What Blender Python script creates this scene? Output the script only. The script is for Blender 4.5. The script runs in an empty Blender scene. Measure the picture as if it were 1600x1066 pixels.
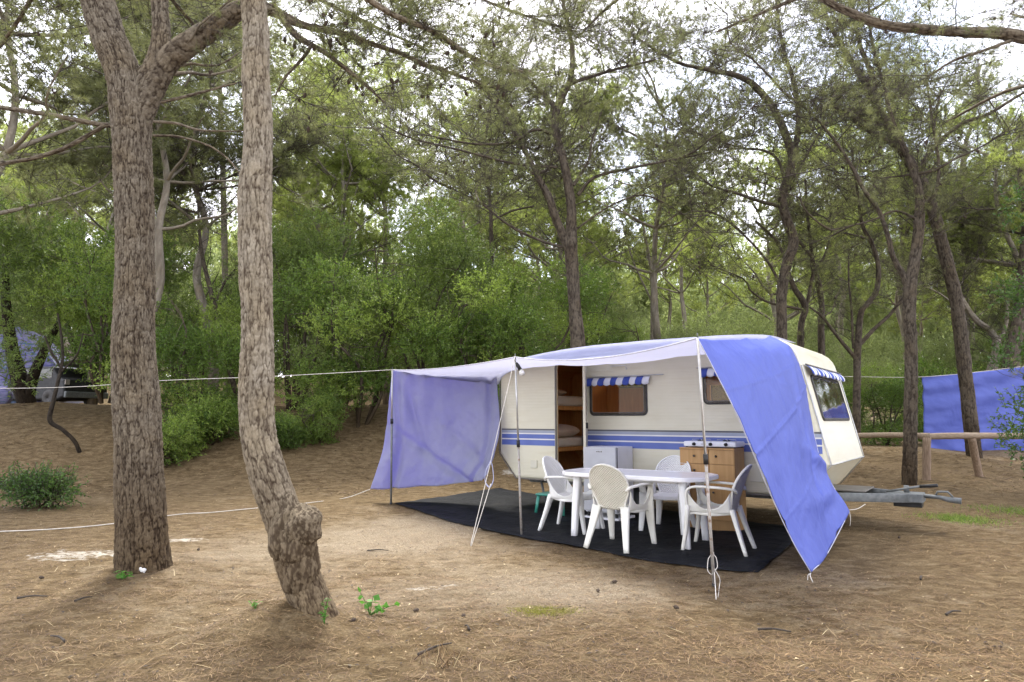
import bpy, bmesh, math, random
import numpy as np
from mathutils import Vector, Matrix
random.seed(7); rng = np.random.default_rng(11)
S = bpy.context.scene; COL = S.collection

# ---------------------------------------------------------------- camera, sky, sun, exposure
FPX, HORY, EYE = 1010.0, 655.0, 1.35            # focal length in photo pixels, horizon row, eye height
PITCH = math.atan((HORY - 533) / FPX)
cam = bpy.data.objects.new("camera", bpy.data.cameras.new("camera")); COL.objects.link(cam); S.camera = cam
cam.data.sensor_width = 36; cam.data.lens = FPX / 1600 * 36
cam.data.clip_start = 0.05; cam.data.clip_end = 600
cam.location = (0, 0, EYE); cam.rotation_euler = (math.pi / 2 + PITCH, 0, 0)

SUN_EL, SUN_AZ = math.radians(56), math.radians(-18)     # azimuth clockwise from +Y
W = bpy.data.worlds.new("World"); S.world = W; W.use_nodes = True
nt = W.node_tree; nt.nodes.clear()
def wn(t, **k):
    n = nt.nodes.new(t)
    for a, v in k.items(): setattr(n, a, v)
    return n
sky = wn('ShaderNodeTexSky', sky_type='NISHITA', sun_disc=False, sun_elevation=SUN_EL, sun_rotation=SUN_AZ)
sky.dust_density = 2.0
tc = wn('ShaderNodeTexCoord'); nz = wn('ShaderNodeTexNoise'); nz.inputs['Scale'].default_value = 3.0; nz.inputs['Detail'].default_value = 5
rp = wn('ShaderNodeValToRGB'); rp.color_ramp.elements[0].position = 0.30; rp.color_ramp.elements[1].position = 0.62
mx = wn('ShaderNodeMixRGB'); mx.inputs['Color2'].default_value = (9.6, 9.4, 10.2, 1)
bg = wn('ShaderNodeBackground'); bg.inputs['Strength'].default_value = 0.15; wo = wn('ShaderNodeOutputWorld')
nt.links.new(tc.outputs['Generated'], nz.inputs['Vector']); nt.links.new(nz.outputs['Fac'], rp.inputs['Fac'])
nt.links.new(rp.outputs['Color'], mx.inputs['Fac']); nt.links.new(sky.outputs['Color'], mx.inputs['Color1'])
nt.links.new(mx.outputs['Color'], bg.inputs['Color']); nt.links.new(bg.outputs['Background'], wo.inputs['Surface'])
sd = bpy.data.lights.new("sun", 'SUN'); sd.energy = 3.0; sd.angle = math.radians(18); sd.color = (1, .95, .86)
so = bpy.data.objects.new("sun", sd); COL.objects.link(so); so.location = (0, 0, 30)
sv = Vector((math.sin(SUN_AZ) * math.cos(SUN_EL), math.cos(SUN_AZ) * math.cos(SUN_EL), math.sin(SUN_EL)))
so.rotation_euler = sv.to_track_quat('Z', 'Y').to_euler()
S.view_settings.view_transform = 'Standard'; S.view_settings.look = 'None'; S.view_settings.gamma = 1
S.view_settings.exposure = 1.72
S.render.engine = 'CYCLES'
S.cycles.max_bounces = 8; S.cycles.diffuse_bounces = 5; S.cycles.transparent_max_bounces = 8; S.cycles.transmission_bounces = 6

# ---------------------------------------------------------------- helpers
def ray(px, py):
    x = (px - 800) / FPX; y = (533 - py) / FPX
    return np.array([x, math.cos(PITCH) - y * math.sin(PITCH), math.sin(PITCH) + y * math.cos(PITCH)])
def at(px, py, Y):                                   # photo pixel at distance Y
    r = ray(px, py); return np.array([0, 0, EYE]) + r * (Y / r[1])
def on_ground(px, py, z=0.0):
    r = ray(px, py); return np.array([0, 0, EYE]) + r * ((z - EYE) / r[2])
def lat(ix, iy, iz, s):
    h = (ix.astype(np.int64) * 374761393 + iy.astype(np.int64) * 668265263 + iz.astype(np.int64) * 2147483647 + s * 974634777) & 0xffffffff
    h = ((h ^ (h >> 13)) * 1274126177) & 0xffffffff
    h = ((h ^ (h >> 16)) * 2246822519) & 0xffffffff
    return ((h ^ (h >> 15)) & 0xffff) / 65535.0
def vnoise(x, y, z=None, s=0):
    x = np.asarray(x, float); y = np.asarray(y, float); z = np.zeros_like(x) if z is None else np.asarray(z, float)
    ix, iy, iz = np.floor(x), np.floor(y), np.floor(z)
    fx, fy, fz = x - ix, y - iy, z - iz
    fx, fy, fz = [f * f * (3 - 2 * f) for f in (fx, fy, fz)]
    r = 0
    for a in (0, 1):
        for b in (0, 1):
            for c in (0, 1):
                r = r + lat(ix + a, iy + b, iz + c, s) * (fx if a else 1 - fx) * (fy if b else 1 - fy) * (fz if c else 1 - fz)
    return r * 2 - 1
def fbm(x, y, z=None, s=0, o=4):
    r = 0; a = 1.0; f = 1.0
    for k in range(o):
        r = r + a * vnoise(np.asarray(x) * f, np.asarray(y) * f, None if z is None else np.asarray(z) * f, s + k); a *= .5; f *= 2.03
    return r
def sstep(a, b, x): t = np.clip((x - a) / (b - a), 0, 1); return t * t * (3 - 2 * t)

def tag(o, label=None, cat=None, group=None, kind=None):
    if label: o['label'] = label
    if cat: o['category'] = cat
    if group: o['group'] = group
    if kind: o['kind'] = kind
    return o
def empty(name, loc=(0, 0, 0), rz=0.0):
    o = bpy.data.objects.new(name, None); COL.objects.link(o); o.location = loc; o.rotation_euler = (0, 0, rz); o.empty_display_size = .2
    return o
def link(name, me, mat=None, parent=None, smooth=False):
    o = bpy.data.objects.new(name, me); COL.objects.link(o)
    if mat is not None and len(me.materials) == 0:
        for m in (mat if isinstance(mat, (list, tuple)) else [mat]): me.materials.append(m)
    if smooth: me.polygons.foreach_set('use_smooth', [True] * len(me.polygons))
    if parent is not None: o.parent = parent
    return o
def npmesh(name, V, F, matidx=None, attrs=None, smooth=False):
    """V (n,3); F list of (m,k) arrays"""
    if not isinstance(F, list): F = [F]
    me = bpy.data.meshes.new(name); V = np.ascontiguousarray(V, np.float32)
    me.vertices.add(len(V)); me.vertices.foreach_set('co', V.ravel())
    loops = np.concatenate([f.ravel() for f in F]).astype(np.int32)
    tot = np.concatenate([np.full(len(f), f.shape[1], np.int32) for f in F])
    st = np.concatenate([[0], np.cumsum(tot)[:-1]]).astype(np.int32)
    me.loops.add(len(loops)); me.loops.foreach_set('vertex_index', loops)
    me.polygons.add(len(tot)); me.polygons.foreach_set('loop_start', st); me.polygons.foreach_set('loop_total', tot)
    if matidx is not None: me.polygons.foreach_set('material_index', np.asarray(matidx, np.int32))
    if smooth is not False:
        me.polygons.foreach_set('use_smooth', np.full(len(tot), True) if smooth is True else smooth)
    if attrs:
        for k, a in attrs.items():
            at_ = me.attributes.new(k, 'FLOAT', 'POINT'); at_.data.foreach_set('value', np.asarray(a, np.float32))
    me.update(calc_edges=True); return me
def nrm(v): return v / np.maximum(np.linalg.norm(v, axis=-1, keepdims=True), 1e-9)
def spline(P, n):
    """Catmull-Rom through P (k,d) -> n samples"""
    P = np.asarray(P, float)
    if len(P) == 2: t = np.linspace(0, 1, n)[:, None]; return P[0] * (1 - t) + P[1] * t
    Q = np.vstack([2 * P[0] - P[1], P, 2 * P[-1] - P[-2]])
    d = np.concatenate([[0], np.cumsum(np.linalg.norm(np.diff(P[:, :3], axis=0), axis=1))])
    tt = np.linspace(0, d[-1], n); i = np.clip(np.searchsorted(d, tt, 'right') - 1, 0, len(P) - 2)
    u = ((tt - d[i]) / np.maximum(d[i + 1] - d[i], 1e-9))[:, None]
    a, b, c, e = Q[i], Q[i + 1], Q[i + 2], Q[i + 3]
    return .5 * ((2 * b) + (c - a) * u + (2 * a - 5 * b + 4 * c - e) * u ** 2 + (3 * b - a - 3 * c + e) * u ** 3)
def frames(P):
    T = nrm(np.gradient(P, axis=0)); N = np.zeros_like(T)
    ref = np.array([1., 0, 0]) if abs(T[0][0]) < .9 else np.array([0, 1., 0])
    n = ref - T[0] * ref.dot(T[0]); n /= np.linalg.norm(n)
    for i in range(len(P)):
        n = n - T[i] * n.dot(T[i]); n /= np.linalg.norm(n); N[i] = n
    return T, N, np.cross(T, N)
def tube(P, R, sides=8, cap=True):
    """one tube -> V,F"""
    P = np.asarray(P, float); R = np.broadcast_to(np.asarray(R, float), (len(P),))
    T, N, B = frames(P); th = np.linspace(0, 2 * np.pi, sides, endpoint=False)
    V = (P[:, None] + R[:, None, None] * (np.cos(th)[None, :, None] * N[:, None] + np.sin(th)[None, :, None] * B[:, None])).reshape(-1, 3)
    i = np.arange(len(P) - 1)[:, None] * sides; j = np.arange(sides)[None]; k = (j + 1) % sides
    F = np.stack([i + j, i + k, i + sides + k, i + sides + j], -1).reshape(-1, 4)
    if cap:
        n = len(V); V = np.vstack([V, P[0], P[-1]]); jj = np.arange(sides); kk = (jj + 1) % sides
        b = (len(P) - 1) * sides
        F2 = np.vstack([np.stack([kk, jj, np.full(sides, n)], 1), np.stack([b + jj, b + kk, np.full(sides, n + 1)], 1)])
        return V, [F, F2]
    return V, [F]
def multi(parts):
    """merge [(V,[F..]),...]"""
    Vs = []; Fd = {}; o = 0
    for V, F in parts:
        for f in (F if isinstance(F, list) else [F]):
            Fd.setdefault(f.shape[1], []).append(f + o)
        Vs.append(V); o += len(V)
    return np.vstack(Vs), [np.vstack(v) for v in Fd.values()]
def tubes_batch(P, R, sides=4):
    """P (N,K,3), R (N,K)"""
    N_, K, _ = P.shape; T = nrm(P[:, -1] - P[:, 0]); ref = np.where(np.abs(T[:, 2:3]) < .9, np.array([[0, 0, 1.]]), np.array([[1., 0, 0]]))
    A = nrm(np.cross(T, ref)); B = np.cross(T, A); th = np.linspace(0, 2 * np.pi, sides, endpoint=False)
    V = P[:, :, None] + R[:, :, None, None] * (np.cos(th)[None, None, :, None] * A[:, None, None] + np.sin(th)[None, None, :, None] * B[:, None, None])
    V = V.reshape(-1, 3); n = np.arange(N_)[:, None, None] * K * sides; i = np.arange(K - 1)[None, :, None] * sides; j = np.arange(sides)[None, None]; k = (j + 1) % sides
    F = np.stack([n + i + j, n + i + k, n + i + sides + k, n + i + sides + j], -1).reshape(-1, 4)
    return V, [F]
def blades(P, Dn, L, Wd, leaf=False, bend=.15):
    """thin triangles (needles) or rhombic leaves; P,Dn (n,3), L,Wd (n,)"""
    n = len(P); r = rng.normal(size=(n, 3)); Sd = nrm(np.cross(Dn, r)); L = np.broadcast_to(L, (n,))[:, None]; Wd = np.broadcast_to(Wd, (n,))[:, None]
    if leaf:
        up = np.cross(Sd, Dn) * bend
        V = np.stack([P, P + Dn * L * .45 + Sd * Wd * .5, P + Dn * L + up * L, P + Dn * L * .45 - Sd * Wd * .5], 1).reshape(-1, 3)
        F = np.arange(n * 4).reshape(n, 4)
    else:
        V = np.stack([P + Sd * Wd * .5, P - Sd * Wd * .5, P + Dn * L], 1).reshape(-1, 3)
        F = np.arange(n * 3).reshape(n, 3)
    return V, [F]
def apply_mods(o):
    dg = bpy.context.evaluated_depsgraph_get(); me = bpy.data.meshes.new_from_object(o.evaluated_get(dg)); o.modifiers.clear(); o.data = me; return o
def bmobj(name, bm, mat, parent=None, smooth=False):
    me = bpy.data.meshes.new(name); bmesh.ops.recalc_face_normals(bm, faces=bm.faces); bm.to_mesh(me); bm.free()
    return link(name, me, mat, parent, smooth)
def add_box(bm, lo, hi, bev=0.0, M=None, seg=2):
    lo = Vector(lo); hi = Vector(hi)
    r = bmesh.ops.create_cube(bm, size=1); vs = r['verts']
    for v in vs: v.co = Vector([(lo[i] + hi[i]) / 2 + v.co[i] * (hi[i] - lo[i]) for i in range(3)])
    if bev > 0:
        es = list({e for v in vs for e in v.link_edges})
        rr = bmesh.ops.bevel(bm, geom=es, offset=bev, segments=seg, affect='EDGES', profile=.5)
        vs = list({v for f in rr['faces'] for v in f.verts} | {v for v in vs if v.is_valid})
    if M is not None: bmesh.ops.transform(bm, matrix=M, verts=vs)
    return vs
def box(name, lo, hi, mat, parent=None, bev=.004, M=None, smooth=False):
    bm = bmesh.new(); add_box(bm, lo, hi, bev, M); return bmobj(name, bm, mat, parent, smooth)
def tube_obj(name, P, R, mat, parent=None, sides=10, n=None):
    if n: P = spline(P, n)
    V, F = tube(P, R, sides); return link(name, npmesh(name, V, F, smooth=True), mat, parent)
def sweep(P, Wd, Th, up=(0, 0, 1), n=None, e=4):
    """rounded-rectangle strip along a path: width across (perp. to up), thickness along up-ish"""
    P = np.asarray(P, float); k = len(P); A = np.column_stack([P, np.broadcast_to(Wd, (k,)), np.broadcast_to(Th, (k,))])
    if n: A = spline(A, n)
    P = A[:, :3]; T = nrm(np.gradient(P, axis=0)); U = np.broadcast_to(np.asarray(up, float), P.shape)
    Sd = nrm(np.cross(T, U)); Nn = np.cross(Sd, T)
    th = np.linspace(0, 2 * np.pi, 12, endpoint=False); c, s = np.cos(th), np.sin(th)
    c = np.sign(c) * np.abs(c) ** (2 / e); s = np.sign(s) * np.abs(s) ** (2 / e)
    V = P[:, None] + A[:, 3, None, None] * .5 * c[None, :, None] * Sd[:, None] + A[:, 4, None, None] * .5 * s[None, :, None] * Nn[:, None]
    V = V.reshape(-1, 3); sides = 12
    i = np.arange(len(P) - 1)[:, None] * sides; j = np.arange(sides)[None]; kk = (j + 1) % sides
    F = np.stack([i + j, i + kk, i + sides + kk, i + sides + j], -1).reshape(-1, 4)
    b = (len(P) - 1) * sides
    return V, [F, np.arange(sides)[None, ::-1].copy(), (b + np.arange(sides))[None]]
def grid_mesh(name, G, mat, parent=None, thick=0.0, smooth=True, off=0.0):
    """G (a,b,3) point grid"""
    a, b, _ = G.shape; i = np.arange(a - 1)[:, None] * b; j = np.arange(b - 1)[None]
    F = np.stack([i + j, i + j + 1, i + b + j + 1, i + b + j], -1).reshape(-1, 4)
    o = link(name, npmesh(name, G.reshape(-1, 3), F, smooth=smooth), mat, parent)
    if thick:
        m = o.modifiers.new('s', 'SOLIDIFY'); m.thickness = thick; m.offset = off; apply_mods(o)
        o.data.polygons.foreach_set('use_smooth', [True] * len(o.data.polygons))
    return o
def copy_tree(o, parent=None):
    c = o.copy(); COL.objects.link(c); c.parent = parent
    for ch in list(o.children): copy_tree(ch, c)
    return c

# ---------------------------------------------------------------- materials
def mat(name):
    m = bpy.data.materials.new(name); m.use_nodes = True; t = m.node_tree; b = t.nodes['Principled BSDF']; return m, t, b
def N(t, typ, ins=None, **k):
    n = t.nodes.new(typ)
    for a, v in k.items(): setattr(n, a, v)
    if ins:
        for a, v in ins.items():
            if hasattr(v, 'is_linked') or isinstance(v, bpy.types.NodeSocket): t.links.new(v, n.inputs[a])
            else: n.inputs[a].default_value = v
    return n
def c4(c): return (c[0], c[1], c[2], 1)
def ramp(t, fac, stops):
    r = N(t, 'ShaderNodeValToRGB', {'Fac': fac}); cr = r.color_ramp
    while len(cr.elements) < len(stops): cr.elements.new(.5)
    for e, (p, c) in zip(cr.elements, stops): e.position = p; e.color = c4(c)
    return r.outputs['Color']
def noisy(name, stops, scale=8, detail=4, rough=.6, bump=0.0, bscale=None, dist=.01, stretch=None, spec=.3, metal=0.0, trans=0.0, coat=0):
    m, t, b = mat(name); co = N(t, 'ShaderNodeTexCoord').outputs['Object']
    if stretch: co = N(t, 'ShaderNodeMapping', {'Vector': co, 'Scale': stretch}).outputs['Vector']
    n = N(t, 'ShaderNodeTexNoise', {'Vector': co, 'Scale': scale, 'Detail': detail})
    t.links.new(ramp(t, n.outputs['Fac'], stops), b.inputs['Base Color'])
    b.inputs['Roughness'].default_value = rough; b.inputs['Specular IOR Level'].default_value = spec; b.inputs['Metallic'].default_value = metal
    if coat: b.inputs['Coat Weight'].default_value = coat
    if bump:
        n2 = N(t, 'ShaderNodeTexNoise', {'Vector': co, 'Scale': bscale or scale * 3, 'Detail': 5})
        bp = N(t, 'ShaderNodeBump', {'Strength': bump, 'Distance': dist, 'Height': n2.outputs['Fac']}); t.links.new(bp.outputs['Normal'], b.inputs['Normal'])
    return m
def foliage_mat(name, stops, transl=.45, rough=.5, tcol=None):
    m, t, b = mat(name); a = N(t, 'ShaderNodeAttribute', attribute_name='var')
    oi = N(t, 'ShaderNodeObjectInfo'); mm = N(t, 'ShaderNodeMath', {0: oi.outputs['Random'], 1: .22}, operation='MULTIPLY'); ad = N(t, 'ShaderNodeMath', {0: a.outputs['Fac'], 1: mm.outputs[0]}, operation='ADD')
    col = ramp(t, ad.outputs[0], stops); t.links.new(col, b.inputs['Base Color']); b.inputs['Roughness'].default_value = rough; b.inputs['Specular IOR Level'].default_value = .25
    g = N(t, 'ShaderNodeMixRGB', {'Color1': col, 'Color2': c4(tcol or (.30, .42, .06)), 'Fac': .35}, blend_type='MIX')
    tr = N(t, 'ShaderNodeBsdfTranslucent', {'Color': g.outputs['Color']}); ms = N(t, 'ShaderNodeMixShader', {'Fac': transl, 1: b.outputs['BSDF'], 2: tr.outputs['BSDF']})
    t.links.new(ms.outputs['Shader'], t.nodes['Material Output'].inputs['Surface']); return m
def bark_mat(name, deep, plate, hi, usebump=True):
    m, t, b = mat(name); a = N(t, 'ShaderNodeAttribute', attribute_name='plate'); co = N(t, 'ShaderNodeTexCoord').outputs['Object']
    mp = N(t, 'ShaderNodeMapping', {'Vector': co, 'Scale': (1, 1, .45)}).outputs['Vector']
    n = N(t, 'ShaderNodeTexNoise', {'Vector': mp, 'Scale': 26, 'Detail': 6, 'Roughness': .7}); n2 = N(t, 'ShaderNodeTexNoise', {'Vector': co, 'Scale': 3.2, 'Detail': 3})
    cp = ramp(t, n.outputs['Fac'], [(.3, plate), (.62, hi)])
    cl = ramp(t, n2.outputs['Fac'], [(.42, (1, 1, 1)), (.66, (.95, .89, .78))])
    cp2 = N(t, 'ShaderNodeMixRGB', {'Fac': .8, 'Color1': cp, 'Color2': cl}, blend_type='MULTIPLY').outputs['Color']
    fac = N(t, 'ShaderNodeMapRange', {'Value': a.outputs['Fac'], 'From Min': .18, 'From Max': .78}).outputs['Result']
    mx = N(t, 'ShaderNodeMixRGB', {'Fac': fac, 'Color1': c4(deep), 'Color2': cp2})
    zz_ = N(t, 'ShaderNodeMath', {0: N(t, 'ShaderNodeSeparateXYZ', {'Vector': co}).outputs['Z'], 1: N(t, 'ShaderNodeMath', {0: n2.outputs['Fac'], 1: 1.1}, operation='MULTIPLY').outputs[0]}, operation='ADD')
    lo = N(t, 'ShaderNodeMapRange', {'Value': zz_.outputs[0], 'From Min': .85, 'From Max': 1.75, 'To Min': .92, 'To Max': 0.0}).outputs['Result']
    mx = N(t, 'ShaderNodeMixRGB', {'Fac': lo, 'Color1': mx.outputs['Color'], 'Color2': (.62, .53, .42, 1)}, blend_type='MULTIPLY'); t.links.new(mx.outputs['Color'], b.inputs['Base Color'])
    b.inputs['Roughness'].default_value = .9; b.inputs['Specular IOR Level'].default_value = .15
    v = N(t, 'ShaderNodeTexNoise', {'Vector': mp, 'Scale': 60, 'Detail': 4}); bp = N(t, 'ShaderNodeBump', {'Strength': .6, 'Distance': .006, 'Height': v.outputs['Fac']})
    t.links.new(bp.outputs['Normal'], b.inputs['Normal']); return m

M = {}
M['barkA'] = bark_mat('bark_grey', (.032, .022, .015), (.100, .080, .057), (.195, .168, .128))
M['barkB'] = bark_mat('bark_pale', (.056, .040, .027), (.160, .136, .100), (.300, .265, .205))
M['barkF'] = bark_mat('bark_far', (.026, .020, .015), (.066, .053, .040), (.118, .100, .077))
M['barkD'] = bark_mat('bark_dark', (.015, .012, .009), (.028, .023, .018), (.05, .042, .033)); M['leaf_dark'] = foliage_mat('dark_glossy_leaves', [(0, (.022, .05, .014)), (.5, (.045, .095, .024)), (1.2, (.10, .17, .04))], .35, rough=.3, tcol=(.16, .32, .04))
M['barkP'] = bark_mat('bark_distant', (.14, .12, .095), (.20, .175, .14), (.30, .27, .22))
M['twig'] = noisy('twig_bark', [(.3, (.035, .028, .022)), (.7, (.075, .062, .050))], 12, rough=.9)
M['needle'] = foliage_mat('pine_needles', [(0, (.07, .075, .042)), (.5, (.125, .135, .065)), (1.2, (.205, .22, .085))], .45, tcol=(.42, .46, .14))
M['needle_bright'] = foliage_mat('pine_needles_backlit', [(0, (.16, .20, .06)), (.6, (.27, .32, .09)), (1.2, (.38, .42, .13))], .55, tcol=(.45, .55, .08))  # brighter copy for far crowns, their backlight put into the colour
M['leaf'] = foliage_mat('shrub_leaves', [(0, (.040, .082, .016)), (.5, (.115, .19, .034)), (1.2, (.28, .37, .07))], .4, rough=.35, tcol=(.26, .42, .06))
M['leaf_mid'] = foliage_mat('olive_leaves', [(0, (.05, .08, .025)), (.5, (.115, .17, .045)), (1.2, (.22, .30, .075))], .42, rough=.45); M['leaf_pale'] = foliage_mat('shrub_leaves_pale', [(0, (.16, .19, .09)), (.6, (.25, .30, .12)), (1.2, (.33, .38, .15))], .5, rough=.5)
M['cone'] = noisy('pine_cone', [(.3, (.035, .025, .018)), (.7, (.075, .055, .04))], 30, rough=.85)

def ground_mat():
    m, t, b = mat('forest_floor'); co = N(t, 'ShaderNodeTexCoord').outputs['Object']
    n1 = N(t, 'ShaderNodeTexNoise', {'Vector': co, 'Scale': .55, 'Detail': 6, 'Roughness': .62})
    mp = N(t, 'ShaderNodeMapping', {'Vector': co, 'Scale': (1, 1.6, 1)}).outputs['Vector']
    n2 = N(t, 'ShaderNodeTexNoise', {'Vector': mp, 'Scale': 5, 'Detail': 8, 'Roughness': .72})
    n3 = N(t, 'ShaderNodeTexNoise', {'Vector': co, 'Scale': 70, 'Detail': 5, 'Roughness': .75})
    base = ramp(t, n2.outputs['Fac'], [(.28, (.056, .038, .020)), (.44, (.114, .081, .043)), (.57, (.168, .125, .071)), (.75, (.24, .195, .125))])
    sand = ramp(t, n3.outputs['Fac'], [(.3, (.20, .168, .122)), (.7, (.32, .275, .21))])
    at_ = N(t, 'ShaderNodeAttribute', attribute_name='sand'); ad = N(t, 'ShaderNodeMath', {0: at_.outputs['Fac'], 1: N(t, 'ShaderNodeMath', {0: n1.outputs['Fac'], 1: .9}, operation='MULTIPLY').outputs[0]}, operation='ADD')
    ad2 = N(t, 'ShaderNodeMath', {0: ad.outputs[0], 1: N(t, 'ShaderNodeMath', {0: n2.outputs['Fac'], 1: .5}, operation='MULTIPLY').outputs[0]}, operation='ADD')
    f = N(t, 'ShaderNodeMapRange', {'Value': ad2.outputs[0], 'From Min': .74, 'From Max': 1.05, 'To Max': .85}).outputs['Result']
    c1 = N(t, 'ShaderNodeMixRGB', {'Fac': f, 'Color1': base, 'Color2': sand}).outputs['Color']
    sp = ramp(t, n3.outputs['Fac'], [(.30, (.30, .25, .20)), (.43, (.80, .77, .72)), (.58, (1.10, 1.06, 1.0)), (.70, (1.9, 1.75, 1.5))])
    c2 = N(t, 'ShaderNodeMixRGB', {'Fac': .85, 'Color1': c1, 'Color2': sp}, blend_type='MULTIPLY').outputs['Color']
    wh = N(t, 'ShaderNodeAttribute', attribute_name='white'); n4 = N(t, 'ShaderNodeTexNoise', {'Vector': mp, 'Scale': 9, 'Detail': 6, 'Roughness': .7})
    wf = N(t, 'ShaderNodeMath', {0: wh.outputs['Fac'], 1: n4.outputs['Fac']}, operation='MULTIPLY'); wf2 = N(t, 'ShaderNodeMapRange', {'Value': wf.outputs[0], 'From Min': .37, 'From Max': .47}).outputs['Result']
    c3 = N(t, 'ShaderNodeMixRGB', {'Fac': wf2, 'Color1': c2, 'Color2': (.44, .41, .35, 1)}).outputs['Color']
    t.links.new(c3, b.inputs['Base Color']); b.inputs['Roughness'].default_value = .95; b.inputs['Specular IOR Level'].default_value = .1
    bp = N(t, 'ShaderNodeBump', {'Strength': .8, 'Distance': .02, 'Height': n3.outputs['Fac']}); bp2 = N(t, 'ShaderNodeBump', {'Strength': .5, 'Distance': .06, 'Height': n2.outputs['Fac'], 'Normal': bp.outputs['Normal']})
    t.links.new(bp2.outputs['Normal'], b.inputs['Normal']); return m
M['ground'] = ground_mat()
def straw_mat():
    m, t, b = mat('dry_straw'); a = N(t, 'ShaderNodeAttribute', attribute_name='var')
    t.links.new(ramp(t, a.outputs['Fac'], [(0, (.050, .026, .012)), (.35, (.16, .088, .036)), (.7, (.28, .185, .080)), (1, (.44, .36, .20))]), b.inputs['Base Color'])
    b.inputs['Roughness'].default_value = .7; return m
M['straw'] = straw_mat()
def caravan_mat():
    m, t, b = mat('caravan_aluminium_cream'); co = N(t, 'ShaderNodeTexCoord').outputs['Object']
    n = N(t, 'ShaderNodeTexNoise', {'Vector': co, 'Scale': 1.4, 'Detail': 4}); st = N(t, 'ShaderNodeTexNoise', {'Vector': N(t, 'ShaderNodeMapping', {'Vector': co, 'Scale': (.25, .25, 1.6)}).outputs['Vector'], 'Scale': 7, 'Detail': 5})
    c = ramp(t, n.outputs['Fac'], [(.3, (.64, .61, .465)), (.7, (.71, .68, .53))]); d = ramp(t, st.outputs['Fac'], [(.28, (.93, .91, .86)), (.5, (1, 1, 1))])
    t.links.new(N(t, 'ShaderNodeMixRGB', {'Fac': .7, 'Color1': c, 'Color2': d}, blend_type='MULTIPLY').outputs['Color'], b.inputs['Base Color'])
    b.inputs['Roughness'].default_value = .33; b.inputs['Specular IOR Level'].default_value = .45
    z = N(t, 'ShaderNodeSeparateXYZ', {'Vector': co}).outputs['Z']; w = N(t, 'ShaderNodeMath', {0: z, 1: 2 * math.pi / .045}, operation='MULTIPLY'); sn = N(t, 'ShaderNodeMath', {0: w.outputs[0]}, operation='SINE')
    pw = N(t, 'ShaderNodeMath', {0: N(t, 'ShaderNodeMath', {0: sn.outputs[0], 1: 0.0}, operation='MAXIMUM').outputs[0], 1: 4.0}, operation='POWER')
    bp = N(t, 'ShaderNodeBump', {'Strength': .22, 'Distance': .003, 'Height': pw.outputs[0]})
    n9 = N(t, 'ShaderNodeTexNoise', {'Vector': co, 'Scale': 3.5, 'Detail': 2}); bp2 = N(t, 'ShaderNodeBump', {'Strength': .25, 'Distance': .03, 'Height': n9.outputs['Fac'], 'Normal': bp.outputs['Normal']})
    t.links.new(bp2.outputs['Normal'], b.inputs['Normal']); return m
M['caravan'] = caravan_mat()
M['cream_smooth'] = noisy('caravan_grp_cream', [(.3, (.60, .58, .46)), (.7, (.68, .66, .54))], 2, rough=.35, spec=.45)
M['stripe'] = noisy('stripe_blue', [(.3, (.10, .14, .40)), (.7, (.13, .18, .46))], 3, rough=.4)
M['stripe_light'] = noisy('stripe_pale', [(.3, (.30, .33, .42)), (.7, (.36, .40, .48))], 3, rough=.4)
M['stripe_dark'] = noisy('stripe_grey', [(.3, (.09, .09, .10)), (.7, (.13, .13, .14))], 3, rough=.4)
M['white_line'] = noisy('white_line', [(.3, (.72, .72, .70)), (.7, (.78, .78, .76))], 3, rough=.4)
M['rubber'] = noisy('dark_rubber', [(.3, (.035, .033, .03)), (.7, (.07, .065, .06))], 20, rough=.6)
M['grey_frame'] = noisy('grey_frame', [(.3, (.13, .12, .105)), (.7, (.18, .165, .145))], 8, rough=.5)
M['alu'] = noisy('aluminium', [(.3, (.42, .42, .41)), (.7, (.56, .56, .55))], 14, rough=.38, metal=.7)
M['galv'] = noisy('galvanised_steel', [(.3, (.11, .12, .12)), (.7, (.18, .19, .19))], 22, rough=.6, metal=.2)
M['rust'] = noisy('dull_steel', [(.35, (.30, .27, .24)), (.55, (.40, .38, .35)), (.7, (.22, .14, .09))], 18, rough=.6, metal=.3)
M['black'] = noisy('black_plastic', [(.3, (.015, .015, .015)), (.7, (.03, .03, .03))], 10, rough=.5)
M['mattress'] = noisy('mattress_cotton', [(.3, (.74, .69, .62)), (.7, (.82, .79, .72))], 5, rough=.9, bump=.3, bscale=20, dist=.01)
M['pillow'] = noisy('pillow_cotton', [(.3, (.62, .52, .45)), (.7, (.70, .61, .54))], 5, rough=.9, bump=.4, bscale=8, dist=.02)
def wood_mat(name, a, b_, sc=1.0, rough=.4, st=(18, 18, 1.4)):
    m, t, b = mat(name); co = N(t, 'ShaderNodeTexCoord').outputs['Object']; mp = N(t, 'ShaderNodeMapping', {'Vector': co, 'Scale': st}).outputs['Vector']
    n = N(t, 'ShaderNodeTexNoise', {'Vector': mp, 'Scale': 1.6 * sc, 'Detail': 6, 'Distortion': .6}); t.links.new(ramp(t, n.outputs['Fac'], [(.3, a), (.7, b_)]), b.inputs['Base Color'])
    b.inputs['Roughness'].default_value = rough; b.inputs['Specular IOR Level'].default_value = .35; return m
M['lining'] = wood_mat('orange_wood_lining', (.58, .27, .085), (.74, .40, .14))
M['cabinet'] = wood_mat('beech_laminate', (.42, .235, .085), (.52, .31, .125))
M['cabinet_side'] = wood_mat('beech_laminate_side', (.34, .19, .07), (.42, .25, .10))
M['log'] = wood_mat('weathered_log', (.17, .125, .08), (.36, .28, .20), 1.5, .85, (3, 30, 30))
M['post'] = wood_mat('weathered_post', (.15, .10, .065), (.31, .23, .16), 1.5, .85, (25, 25, 2))
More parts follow.
